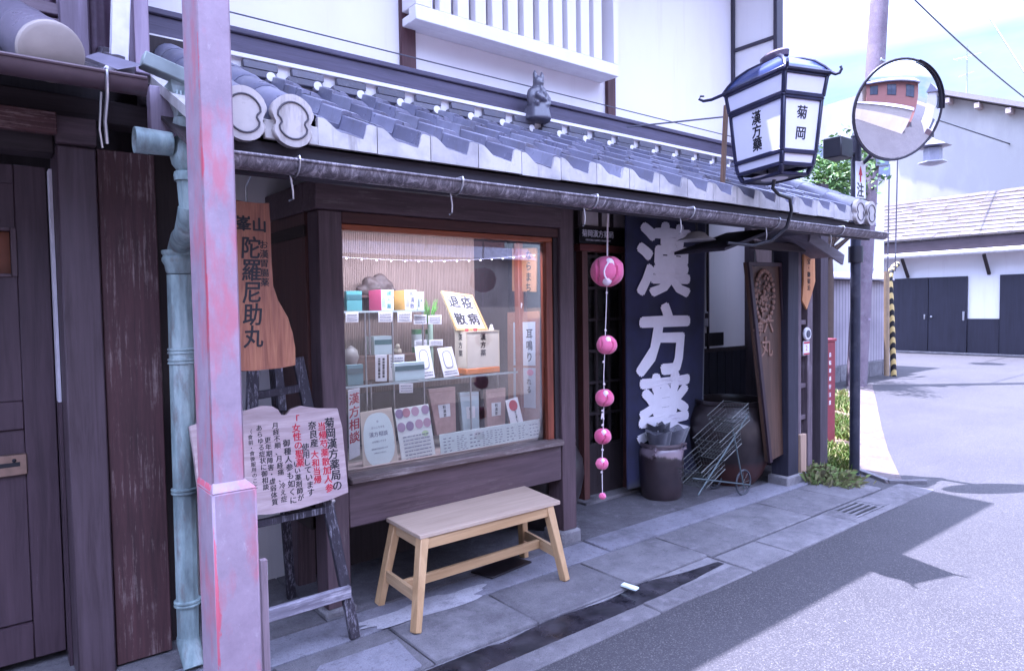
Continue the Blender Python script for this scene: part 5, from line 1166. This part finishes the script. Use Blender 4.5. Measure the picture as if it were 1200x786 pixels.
b = MB(); b.box(.657, .95, 3.40, 3.60, 2.3, 2.75, 0); b.build('eave_filler', WBLK, nh)
# its low roof
b = MB(); per = .26
for c in range(4):
    y0 = 2.76+c*.17; z0 = 2.335+c*.075
    for k in range(12):
        xa = .50-(k+1)*per; prev = None
        for j in range(13):
            u = j/12; x = xa+per*u; wz = wave(u)
            vv = [b.bm.verts.new((x, y0+.003, z0+wz-.02)), b.bm.verts.new((x, y0, z0+wz+.018)), b.bm.verts.new((x, y0+.20, z0+.088+wz))]
            if prev: b.bm.faces.new([prev[0], vv[0], vv[1], prev[1]]); b.bm.faces.new([prev[1], vv[1], vv[2], prev[2]])
            prev = vv
rf = b.build('roof', m_tile('brown grey tile', '#4a434a', '#565058', '#625c64'), nh)
b = MB(); b.prism([(-3, 2.76, 2.30), (-3, 2.76, 2.315), (-3, 3.5, 2.64), (-3, 3.5, 2.62)], (3.51, 0, 0)); b.build('roof_boards', WBLX, nh)
a = V((.245, 2.70, 2.375)); d = V((-.13, .62, .30))
b = MB(); L5 = 5
for k in range(L5):
    p = a+d*(k/L5*1.6); q = a+d*((k+1.08)/L5*1.6); b.tube([p, p.lerp(q, .08), p.lerp(q, .9), q], [.092, .097, .094, .088], 24)
b.build('ridge_roll', m_tile('plum grey ridge tile', '#56505e', '#625c68', '#6e6874'), rf)
b = MB(); dn = d.normalized(); pr = [(0, -.002), (.085, -.004), (.095, -.012), (.098, -.03), (.09, -.034)]
b.lathe(pr, (0, 0, 0), 32); rot = (-dn).to_track_quat('Z', 'Y').to_matrix()
for v in b.bm.verts: v.co = a-dn*.004+rot@V((v.co.x, v.co.y, v.co.z+.03))
b.build('ridge_end_cap', m_plain('buff ridge end', '#9a8f88', .7, 0, .15, 9), rf)
GUB = m_plain('brown gutter paint', '#54444a', .4, .2, .15, 8, dirt='#6a5a5c')
b = MB()
def gut2(u, v): t = pi+pi*v; return (-3+3.515*u, 2.69+.048*cos(t), 2.325-.012*(1-u)+.05*sin(t))
b.grid(gut2, 16, 12); b.tube([(-3, 2.642, 2.313), (.515, 2.642, 2.325)], .007, 8); b.prism([(.515, 2.69+.048*cos(pi+pi*k/10), 2.325+.05*sin(pi+pi*k/10)) for k in range(11)], (.004, 0, 0)); b.build('gutter', GUB, nh)
b = MB(); b.tube([(.395, 2.640, 2.33), (.395, 2.636, 2.28), (.395, 2.65, 2.24), (.392, 2.69, 2.17), (.398, 2.71, 2.10)], .006, 6); b.tube([(.385, 2.70, 2.27), (.38, 2.73, 2.15), (.388, 2.74, 2.09)], .004, 6); b.build('gutter_strap', STEEL, nh)
CORR = m_plain('plum corrugated sheet', '#4f3c4c', .5, .2, .15, 6, dirt='#6a5668')
b = MB()
def cor(u, v): return (-3+3.58*u, 3.22+.012*sin(u*3.58/.036*2*pi/2), 2.48+3.2*v)
b.grid(cor, 420, 1); b.build('corrugated_wall', CORR, nh)
b = MB(); p = PY(85, 0, 3.15); b.box(.315, .415, 3.12, 3.20, 2.50, 5.5, .006); b.build('upper_post', m_wood('grey upper post', '#5e525c', '#85788a', 'z', .6), nh)
b = MB(); b.box(-3, .33, 3.13, 3.19, 2.56, 2.64, .005); b.box(-3, .33, 3.14, 3.19, 2.655, 2.70, .004); b.build('upper_rail', m_wood('grey upper rail', '#54464e', '#766872', 'x', .6), nh)
b = MB(); b.beam((.487, 2.98, 2.46), (.53, 2.93, 3.3), .062, .03, up=(0, 1, 0), bev=.003); b.beam((.487, 2.98, 2.46), (.45, 2.92, 2.40), .06, .028, up=(0, 1, 0), bev=.003); b.build('white_barge_board', m_plain('white painted board', '#d9d4da', .5), nh)
b = MB(); b.box(.545, .60, 3.0, 3.10, 2.45, 3.6, .004); b.build('lilac_post', m_wood('lilac board', '#8a7a8c', '#a898aa', 'z', .6), nh)
fl = [PY(*q, 2.70) for q in ((105, 57), (122, 50), (167, 77), (138, 82))]; fl[1].y += .12; fl[0].y += .1
b = MB(); b.prism([tuple(q) for q in fl], (0, .004, .005), .001); b.build('sheet_flap', m_plain('blue grey sheet metal', '#7c7888', .4, .4, .15, 12), nh)
b = MB(); b.box(.565, .66, 2.86, 2.92, 2.20, 2.37, .003); b.build('eave_end_board', m_wood('lilac eave end', '#7c6e80', '#a295a6', 'z', .6), nh)

# ---- ornamented verdigris downpipe
VERD = NT('verdigris copper'); vn = VERD.noise(7, 6, .65, (1, 1, .25)); VERD.col(VERD.mix(VERD.ramp(VERD.noise(18, 6, .7, (1, 1, .3)), [(.52, 0.0), (.72, .8)]), VERD.ramp(vn, [(.35, '#5c686a'), (.5, '#889a9a'), (.68, '#b6c4c4')]), '#6a5c58')); VERD.rough(.5); VERD.b.inputs['Metallic'].default_value = .15; VERD.bump(VERD.noise(40, 4), .15, .003)
VERD = VERD.m
dp = thing('downpipe', (.70, 3.1, 0), 'old verdigris copper downpipe with cast hopper and capitals between neighbour and pink post', 'downpipe')
UC = V((.660, 2.75, 0))
zz = lambda py: PY(214, py, 2.75).z
b = MB(); b.lathe([(.0, zz(138)), (.045, zz(138)), (.047, zz(131)), (.052, zz(128)), (.070, zz(113)), (.074, zz(110)), (.080, zz(107)), (.080, zz(100)), (.07, zz(100)), (.06, zz(108)), (0, zz(112))], UC, 4, rot=pi/4); b.build('hopper_head', VERD, dp, angle=20)
b = MB()
for k in range(-3, 4):
    b.box(UC.x+k*.013-.003, UC.x+k*.013+.003, UC.y-.060, UC.y-.050, zz(126), zz(112), .001)
b.build('hopper_ribs', VERD, dp)
b = MB(); b.lathe([(.0, zz(201)), (.034, zz(201)), (.05, zz(194)), (.056, zz(184)), (.05, zz(172)), (.036, zz(163)), (.03, zz(158)), (.036, zz(150)), (.042, zz(146)), (.038, zz(139)), (0, zz(139))], UC, 24, flute=8, fl=.05); b.build('cast_vase', VERD, dp)
b = MB(); b.lathe([(.045, zz(212)), (.047, zz(206)), (.045, zz(202)), (.04, zz(201))], UC, 24); b.lathe([(.030, zz(246)), (.036, zz(212))], UC, 32, flute=8, fl=.06); b.build('fluted_neck', VERD, dp)
LCX = V((.700, 3.1, 0)); zl = lambda py: PY(210, py, 3.1).z
b = MB(); b.tube([UC+V((0, 0, zz(243))), UC+V((0, .01, zz(252))), UC+V((.012, .11, zz(266)-.01)), UC+V((.028, .24, zl(282))), LCX+V((0, -.02, zl(290))), LCX+V((0, 0, zl(297)))], [.036, .038, .04, .042, .044, .046], 20); b.build('elbow', VERD, dp)
b = MB(); b.lathe([(.046, zl(321)), (.052, zl(318)), (.056, zl(311)), (.066, zl(306)), (.066, zl(303)), (.060, zl(300)), (.066, zl(297)), (.066, zl(294)), (.05, zl(293)), (0, zl(293))], LCX, 28); b.build('capital', VERD, dp)
b = MB(); b.lathe([(.0, .13), (.042, .13), (.042, .16), (.045, zl(560)), (.048, zl(322)), (0, zl(322))], LCX+V((-.018, 0, 0)), 40, flute=10, fl=.035)
for v in b.bm.verts: v.co.x += .018*(v.co.z/1.7)
b.build('fluted_pipe', VERD, dp)
for py in (411, 423, 575, 707):
    z = zl(py); b = MB(); b.lathe([(.045, z-.014), (.053, z-.010), (.053, z-.004), (.048, z), (.053, z+.004), (.053, z+.010), (.045, z+.014)], LCX+V((-.018+.018*z/1.7, 0, 0)), 26); b.build('collar', VERD, dp)
b = MB(); p = LCX+V((-.018, 0, 0)); b.tube([p+V((0, 0, .15)), p+V((0, 0, .13)), p+V((.006, -.02, .08)), p+V((.012, -.035, .03)), p+V((.012, -.04, .022))], [.044, .045, .044, .043, .042], 20); b.build('shoe', VERD, dp)
b = MB(); sc = PY(182, 166, 2.75); b.lathe([(.0, .11), (.042, .11), (.046, 0), (.046, -.012), (.040, -.012), (.038, .04), (0, .05)], (PY(163, 163, 2.72).x, 2.74, PY(163, 163, 2.72).z), 24, 'x'); b.build('stub_pipe', VERD, dp)
b = MB(); p0 = PY(166, 70, 2.70); p1 = PY(226, 96, 2.70); b.beam(p0, p1, .07, .05, bev=.004); b.build('copper_trough', m_plain('pale blue copper trough', '#8b9594', .45, .2, .25, 7), dp)
# ================================================================== BEYOND THE SHOP
MIDW = m_plaster('bright white wall', '#dcdadc', '#bdb6ba', .4)
# house with the garage doors across the side street
gh = thing('garage_house', (21.6, 7, 0), 'white walled storehouse with wide dark double doors and a pinkish tiled lean-to roof', 'house')
b = MB(); b.box(21.6, 21.9, 3.0, 12.0, 0, 3.4, 0); b.build('wall', MIDW, gh)
INDG = m_wood('indigo door boards', '#1c1b26', '#2b2a38', 'z', .55, scale=.4)
def ddoor(ya, yb, nm='double_door'):
    b = MB(); ym = (ya+yb)/2; b.box(21.53, 21.598, ya, ym-.006, .06, 2.17, .006); b.box(21.53, 21.598, ym+.006, yb, .06, 2.17, .006); d = b.build(nm, INDG, gh)
    for s in (-1, 1):
        b = MB(); y = ym+s*.09; b.box(21.50, 21.529, y-.02, y+.02, .98, 1.12, .006) if s > 0 else b.ball((21.51, y, 1.05), .035, 8); b.build('handle', STEEL, d)
    b = MB(); b.box(21.50, 21.529, ya+.05, ya+.10, .95, 1.2, .004); b.build('handle', STEEL, d)
ddoor(6.92, 8.86); ddoor(4.0, 6.16)
b = MB(); b.box(21.55, 21.598, 6.17, 6.91, 0, 1.0, .004); b.build('wainscot', INDG, gh)
b = MB(); b.box(21.5, 21.598, 3.0, 12, 0, .055, .01); b.build('plinth', STONE, gh)
RTP = NT('pinkish tile courses'); wv = RTP.n('ShaderNodeTexWave', Scale=1.9, Distortion=.5, Detail=2.0); wv.bands_direction = 'Z'; RTP.l(RTP.tc.outputs['Object'], wv.inputs['Vector'])
RTP.col(RTP.mix(RTP.ramp(wv.outputs[1], [(.2, 0.0), (.5, 1.0)]), '#8c7c84', RTP.ramp(RTP.noise(6, 4), [(.3, '#a8949a'), (.7, '#c2b0b2')]))); RTP.rough(.7); RTP.bump(wv.outputs[1], .6, .05)
b = MB(); n = 11
for k in range(n):
    t0, t1 = k/n, (k+1.1)/n; xa = 21.05+2.4*t0; xb = 21.05+2.4*t1; za = 3.22+1.42*t0; zb = 3.22+1.42*t1
    r2 = random.Random(k)
    y = 2.8
    while y < 12.4:
        dy = .30; o = r2.uniform(-.008, .008); b._take([(xa, y, za+.05+o), (xa, y+dy-.006, za+.05+o), (xb, y+dy-.006, zb+.02+o), (xb, y, zb+.02+o), (xa, y, za), (xa, y+dy-.006, za)], [(0, 1, 2, 3), (4, 5, 1, 0)]); y += dy
b.build('tiled_roof', m_tile('pink grey roof tile', '#4a423e', '#564d48', '#655c56'), gh)
b = MB(); b.box(21.12, 21.18, 2.8, 12.2, 2.90, 3.20, .005); b.box(21.10, 21.6, 2.8, 12.2, 2.86, 2.90, .004); b.build('eave_fascia', m_wood('purple brown fascia', '#352d33', '#4c4248', 'y', .6), gh)
b = MB(); b.tube([(21.02, 2.8, 2.80), (21.02, 12.2, 2.80)], .075, 12); b.build('white_gutter', m_plain('white gutter', '#d6d2d4', .4), gh)
for y in (8.45, 6.42):
    b = MB(); b.beam((21.15, y, 2.72), (21.58, y, 2.20), .07, .07); b.build('strut', WBLK, gh)
# tall grey rendered building behind it
tb_ = thing('grey_building', (26, 8, 0), 'tall grey rendered building with a sloping gable eave behind the tiled lean-to', 'building')
GRW = NT('grey blotched render'); GRW.col(GRW.mix(GRW.ramp(GRW.noise(.7, 6, .65, (1, 1, .35)), [(.4, 0.0), (.68, .85)]), '#9d9a98', GRW.ramp(GRW.noise(.25, 4), [(.4, '#b0adaa'), (.6, '#c4c0bc')]))); GRW.rough(.85)
gp = [(25.9, 4.2, 0), (25.9, 14.5, 0), (25.9, 14.5, 8.9), (25.9, 11.0, 9.15), (25.9, 4.2, 6.25)]
b = MB(); b.prism(gp, (8, 0, 0)); b.build('wall', GRW.m, tb_)
b = MB(); b.prism([(25.5, 3.6, 6.03), (25.5, 11.05, 9.20), (25.5, 11.05, 9.36), (25.5, 3.6, 6.19)], (9, 0, 0)); b.build('roof', m_plain('grey brown roof edge', '#8d8688', .6), tb_)
for k in range(8):
    y = 4.6+k*.85; z = 6.25+(y-4.2)*.4265-.06; b = MB(); b.beam((25.52, y, z-.08), (25.9, y, z-.08), .14, .16); b.build('rafter_end', m_plain('pale rafter end', '#b8a8a4', .6), tb_)
an = thing('tv_antenna', (26.3, 8.5, 8.2), 'thin roof television antenna on the grey building', 'antenna')
b = MB(); b.tube([(26.2, 8.5, 7.9), (26.2, 8.5, 9.9)], .022, 6); b.build('mast', STEEL, an)
b = MB(); b.tube([(26.2, 8.1, 9.55), (26.2, 8.9, 9.55)], .014, 5)
for k in range(6): b.tube([(26.0, 8.15+k*.14, 9.55), (26.4, 8.15+k*.14, 9.55)], .008, 4)
b.tube([(26.2, 8.3, 9.0), (26.2, 8.75, 8.95)], .012, 5); b.build('elements', STEEL, an)
wl = thing('wall_lantern', (18.2, 6.5, 4.8), 'grey iron hanging lantern with a small roof below the traffic mirror', 'lamp')
b = MB(); c = V((18.2, 6.6, 4.8)); b.lathe([(0, .62), (.05, .55), (.36, .40), (.40, .38), (.2, .36), (0, .36)], c, 6); b.build('roof', m_plain('grey iron', '#6e6c7a', .5, .3), wl)
b = MB(); b.lathe([(0, 0), (.14, .0), (.2, .05), (.2, .34), (0, .36)], c, 6); b.lathe([(.0, -.05), (.3, .03), (.32, .0), (.1, -.06)], c, 6); b.build('body', m_plain('dim lantern body', '#8d8b98', .4), wl)
b = MB(); b.tube([c+V((0, 0, .6)), c+V((0, 0, 1.0)), c+V((.5, .4, 1.3)), c+V((7.7, .6, 1.6))], .02, 6); b.build('arm', BLACKM, wl)
# plastered garden wall with tiled cap
gw = thing('garden_wall', (13, 6.3, 0), 'pale vertical lined garden wall with a grey cap on a stone base past the mirror pole', 'wall')
LINED = NT('lined pale wall'); w2 = LINED.n('ShaderNodeTexWave', Scale=2.6, Distortion=0.2); w2.bands_direction = 'X'; LINED.l(LINED.tc.outputs['Object'], w2.inputs['Vector']); LINED.col(LINED.mix(LINED.ramp(w2.outputs[1], [(.02, 1.0), (.12, 0.0)]), LINED.ramp(LINED.noise(1.5, 6), [(.35, '#8f8790'), (.7, '#aaa2a8')]), '#6f6872')); LINED.rough(.8)
b = MB(); b.box(8.8, 15.02, 6.30, 6.48, .30, 1.93, .01); b.build('panel', LINED.m, gw)
b = MB()
x = 8.8
while x < 15.0: b.box(x, min(x+.6, 15.06)-.01, 6.27, 6.5, -.02, .30, .012); x += .6
b.build('base_course', STONE, gw)
b = MB(); b.prism([(8.7, 6.16, 1.94), (8.7, 6.62, 1.94), (8.7, 6.62, 1.97), (8.7, 6.40, 2.10), (8.7, 6.38, 2.10), (8.7, 6.16, 1.97)], (6.38, 0, 0), .004); b.build('cap', m_plain('grey wall cap', '#8d8894', .6), gw)
# white houses behind the wall
an_ = thing('white_annex', (9.5, 5.8, 0), 'white plastered house with a dark tiled ridge behind the blue lantern', 'house')
b = MB(); b.box(6.6, 11.35, 6.9, 9.5, 0, 5.5, 0); b.build('wall', MIDW, an_)
b = MB(); b.prism([(6.4, 6.55, 5.44), (6.4, 6.55, 5.56), (6.4, 8.2, 6.4), (6.4, 9.9, 5.56), (6.4, 9.9, 5.44)], (5.2, 0, 0)); b.build('roof', m_tile('dark annex tile', '#4a4856', '#565462', '#62606e'), an_)
b = MB()
for k in range(16): p = V((6.5+k*.33, 6.52, 5.56)); b.lathe([(.07, 0), (.075, .12), (.05, .2), (0, .2)], p, 10, 'y')
b.build('eave_end_tiles', m_tile('dark round end tile', '#403e4c', '#4a4856', '#545260'), an_)
wh = thing('white_house', (15.8, 7.5, 0), 'bright white house corner with a blue grey cap beside the utility pole', 'house')
b = MB(); b.box(12.3, 16.45, 6.95, 10, 0, 4.32, .02); b.build('wall', MIDW, wh)
b = MB(); b.box(12.2, 16.5, 6.85, 10, 4.325, 4.62, .01); b.build('cap', m_plain('blue grey cap sheet', '#7d8698', .5), wh)
# utility pole, cables, guy guard
up_ = thing('utility_pole', (12.58, 5.73, 0), 'tall pinkish grey concrete utility pole leaning slightly behind the mirror pole', 'utility pole')
CPOL = m_conc('pinkish concrete pole', '#74666f', '#7c6e78', '#5f525f', .6)
b = MB(); b.tube([(12.46, 5.73, -.05), (12.72, 5.73, 2.5), (13.3, 5.73, 7.1), (13.75, 5.73, 11)], [.172, .166, .155, .145], 24); b.build('shaft', CPOL, up_)
for z in (1.2, 2.1, 2.9, 4.35):
    x = 12.46+z*.115; b = MB(); b.tube([(x-.002, 5.73, z-.02), (x+.002, 5.73, z+.02)], 0.1735-.0022*z, 24); b.build('band', m_plain('pole band', '#86788a', .5), up_)
b = MB(); p = V((13.12, 5.6, 5.55)); b.box(12.85, 13.55, 5.50, 5.53, 5.78, 5.82, .004); b.box(12.9, 13.3, 5.54, 5.58, 5.60, 5.63, .004); b.build('cross_fitting', STEEL, up_)
pf = thing('cable_cylinder', (13.6, 5.6, 4.0), 'grey metal cylinder fitting on the pole below the mirror', 'pole fitting'); q = PY(1034, 180, 5.5)
b = MB(); b.tube([q+V((0, 0, -.22)), q+V((0, 0, .05))], .11, 16); b.build('cylinder', m_plain('grey fitting', '#7c8498', .4, .5), pf)
def cable(pts, r, label, sag=.0):
    a, c = V(pts[0]), V(pts[-1]); P = [a.lerp(c, k/12)-Z_*sag*(1-(k/6-1)**2) for k in range(13)]
    b = MB(); b.tube(P, r, 6); tag(b.build('cable', m_plain('dark cable', '#4a4854', .5)), label, 'cable')
cable([(13.4, 5.7, 7.6), PX(1205, 118, 22.0)], .016, 'overhead cable running from the utility pole down toward the grey building', .1)
cable([PX(1140, -10, 24), PX(1205, 92, 22.0)], .02, 'overhead cable crossing the sky above the antenna')
cable([PY(228, 4, 3.42), PY(856, 160, 3.42)], .004, 'thin cable stretched along the white upper wall above the beam', .0)
cable([PY(735, 149, 3.40), PY(850, 137, 3.0)], .006, 'short black cable from the beam to the lantern stick')
cable([PY(1042, 205, 5.9), PY(1040, 330, 5.9)], .012, 'thin vertical guy wire nearer the white house'); cable([PY(1052, 178, 5.9), PY(1049, 318, 5.9)], .012, 'thin vertical guy wire nearer the garage doors')
STR = NT('black yellow stripes'); sw = STR.n('ShaderNodeTexWave', Scale=3.2); sw.bands_direction = 'DIAGONAL'; STR.l(STR.tc.outputs['Object'], sw.inputs['Vector']); STR.col(STR.ramp(sw.outputs[1], [(.48, '#17161a'), (.52, '#c8b070')])); STR.rough(.5)
b = MB(); b.tube([(14.62, 5.98, -.02), (14.5, 5.98, 1.2), (14.40, 5.98, 1.95), (14.45, 5.98, 2.12), (14.62, 5.98, 2.22), (14.74, 5.98, 2.26)], .055, 12); tag(b.build('guy_wire_guard', STR.m), 'black and yellow striped guard bent over at the top beside the garage doors', 'guard')
b = MB(); b.tube([PY(1039, 440, 5.9), PY(1039, 318, 5.9)], .05, 10); tag(b.build('marker_post', m_plain('tan post', '#8f7a60', .6)), 'thin tan post beside the striped guard', 'post')
# red notice post
rp_ = thing('red_notice_post', (7.17, 3.62, 0), 'dark red square notice post with a column of small white characters on the grass', 'notice post')
b = MB(); b.box(7.06, 7.26, 3.56, 3.72, -.02, 1.10, .006); b.box(7.05, 7.27, 3.55, 3.73, 1.10, 1.13, .004); b.build('post', m_plain('dark red paint', '#7a2430', .4, var=.15), rp_)
b = MB(); b.column('自転車通行注意', (7.14, 3.557, 1.0), X_, Z_, .05, .085, bold=.0008); b.build('lettering', WHITEINK, rp_)
# tree over the roofs
LEAF = NT('summer leaves'); LEAF.col(LEAF.ramp(LEAF.island(), [(0, '#33502a'), (.5, '#4f7436'), (1, '#83a050')])); LEAF.rough(.5)
LEAF.b.inputs['Subsurface Weight'].default_value = 0.0
def tree(c, r, h, label, seed, n=2600):
    t = thing('garden_tree', (c[0], c[1], 0), label, 'tree'); rr = random.Random(seed); c = V(c)
    b = MB(); b.tube([(c.x, c.y, 0), (c.x+.05, c.y, c.z*.5), (c.x-.04, c.y, c.z)], [.12, .1, .05], 10)
    for k in range(9):
        a = rr.uniform(0, 2*pi); b.tube([(c.x, c.y, c.z*.6+.1*k*r), (c.x+cos(a)*r*.7, c.y+sin(a)*r*.7, c.z*.6+.1*k*r+.4)], [.035, .01], 5)
    b.build('trunk', m_plain('bark', '#4a3c34', .9), t)
    cl = [c+V((rr.gauss(0, .5)*r, rr.gauss(0, .5)*r, rr.gauss(0, .45)*h)) for _ in range(16)]
    b = MB()
    for k in range(n):
        q = rr.choice(cl)+V((rr.gauss(0, .22)*r, rr.gauss(0, .22)*r, rr.gauss(0, .2)*h)); s = rr.uniform(.03, .065)
        u = V((rr.gauss(0, 1), rr.gauss(0, 1), rr.gauss(0, .6))).normalized(); v = u.cross(V((rr.gauss(0, 1), rr.gauss(0, 1), rr.gauss(0, 1)))).normalized()
        b._take([tuple(q-u*s), tuple(q+v*s*.5), tuple(q+u*s), tuple(q-v*s*.5)], [(0, 1, 2, 3)])
    b.build('crown', LEAF.m, t, recalc=False)
tree((11.9, 6.0, 3.7), .75, .8, 'bright green leafy tree rising behind the eave between lantern and mirror pole', 5, 3000)
tree((9.3, 5.5, .55), .5, .55, 'low dark green shrub at the foot of the pale garden wall', 9, 900)
# grass, dry weeds
GR = NT('grass blades'); GR.col(GR.ramp(GR.island(), [(0, '#4a6a2a'), (.55, '#7a9440'), (.8, '#a8a860'), (1, '#c2b48a')])); GR.rough(.6)
bed = [PZ(*p) for p in ((946, 566), (988, 570), (999, 556), (998, 505), (992, 462), (968, 462), (959, 500), (952, 545))]
def inside(x, y):
    c = False
    for i in range(len(bed)):
        a, d = bed[i], bed[i-1]
        if (a.y > y) != (d.y > y) and x < (d.x-a.x)*(y-a.y)/(d.y-a.y)+a.x: c = not c
    return c
rr = random.Random(12); b = MB(); xs = [p.x for p in bed]; ys = [p.y for p in bed]; cnt = 0
while cnt < 5200:
    x = rr.uniform(min(xs), max(xs)); y = rr.uniform(min(ys), max(ys))
    if not inside(x, y) or mnoise.noise(V((x*1.6, y*1.6, 1))) < -.22: continue
    cnt += 1; h = rr.uniform(.03, .11); a = rr.uniform(0, 2*pi); d = V((cos(a), sin(a), 0)); w_ = .006; e = d*rr.uniform(.02, .09)
    p = V((x, y, .005)); s = V((-d.y, d.x, 0))*w_
    b._take([tuple(p-s), tuple(p+s), tuple(p+e*.4+V((0, 0, h*.65))+s*.6), tuple(p+e+V((0, 0, h))), tuple(p+e*.4+V((0, 0, h*.65))-s*.6)], [(0, 1, 2, 3, 4)])
b.build('grass', GR.m, kind='stuff', recalc=False)
DRY = NT('dry weeds'); DRY.col(DRY.ramp(DRY.island(), [(0, '#5c5640'), (.5, '#7c7a50'), (1, '#6f8a48')])); DRY.rough(.8)
b = MB()
for k in range(2400):
    t = rr.random(); p = PZ(948+t*48, 562+6*t+rr.gauss(0, 2.4)); x, y = p.x+rr.gauss(0, .05), p.y+rr.gauss(0, .05); h = rr.uniform(.03, .16)*(1-.6*t); a = rr.uniform(0, 2*pi); d = V((cos(a), sin(a), 0)); s = V((-d.y, d.x, 0))*.004; e = d*rr.uniform(.03, .10); p = V((x, y, .01))
    b._take([tuple(p-s), tuple(p+s), tuple(p+e*.5+V((0, 0, h*.8))+s*.5), tuple(p+e+V((0, 0, h*.8)))], [(0, 1, 2, 3)])
b.build('dry_weeds', DRY.m, kind='stuff', recalc=False)

# ================================================================== ACROSS THE STREET (seen in the mirror and the window pane)
def facing_house(x0, x1, h, m, label, rooftile, seed):
    t = thing('facing_house', ((x0+x1)/2, -4.6, 0), label, 'house'); rr = random.Random(seed)
    b = MB(); b.box(x0, x1, -9, -4.6, 0, h, 0); b.build('wall', m, t)
    b = MB(); b.prism([(x0-.2, -4.0, h-.05), (x0-.2, -4.0, h+.08), (x0-.2, -6.8, h+1.2), (x0-.2, -9.6, h+.08), (x0-.2, -9.6, h-.05)], (x1-x0+.4, 0, 0)); b.build('roof', rooftile, t)
    n = max(1, int((x1-x0)/2.2))
    for k in range(n):
        xc = x0+(x1-x0)*(k+.5)/n
        for z0, z1 in (((.9, 2.0), (3.4, 4.6)) if h > 4.5 else ((.9, 2.0),)):
            b = MB(); b.box(xc-.65, xc+.65, -4.599, -4.55, z0-.06, z1+.06, .004); w_ = b.build('window', m_plain('dark window frame', '#3c3840', .5), t)
            b = MB(); b.box(xc-.59, xc-.02, -4.549, -4.545, z0, z1, 0); b.box(xc+.02, xc+.59, -4.549, -4.545, z0, z1, 0); b.build('pane', m_plain('dim pane', '#5a606c', .08), w_)
    b = MB(); b.box(x0, x1, -4.598, -4.565, 0, .7, 0); b.build('dado', WD, t)
facing_house(-9, -.2, 5.2, m_plaster('cream wall', '#cfc4b6', '#b2a698'), 'cream two storey house across the street behind the viewer', KAW, 1)
facing_house(.6, 8.6, 5.0, m_plaster('salmon wall', '#a8786f', '#94695f'), 'salmon pink two storey house across the street behind the beige wall', KAW, 3)
facing_house(13.5, 24, 5.0, m_plaster('white far wall', '#d2cecc', '#b8b2b0'), 'white two storey house across the street beyond the salmon one', KAW, 5)
bw = thing('street_wall', (4, -2.8, 0), 'low beige rendered wall with tiled coping along the far side of the street', 'wall')
b = MB(); b.box(.3, 7.6, -2.9, -2.7, 0, 2.3, .01); b.build('panel', m_plaster('beige wall', '#bdb2a8', '#a0968e'), bw)
b = MB(); b.prism([(.2, -2.55, 2.31), (.2, -3.05, 2.31), (.2, -2.8, 2.52)], (7.5, 0, 0)); b.build('coping', KAW, bw)
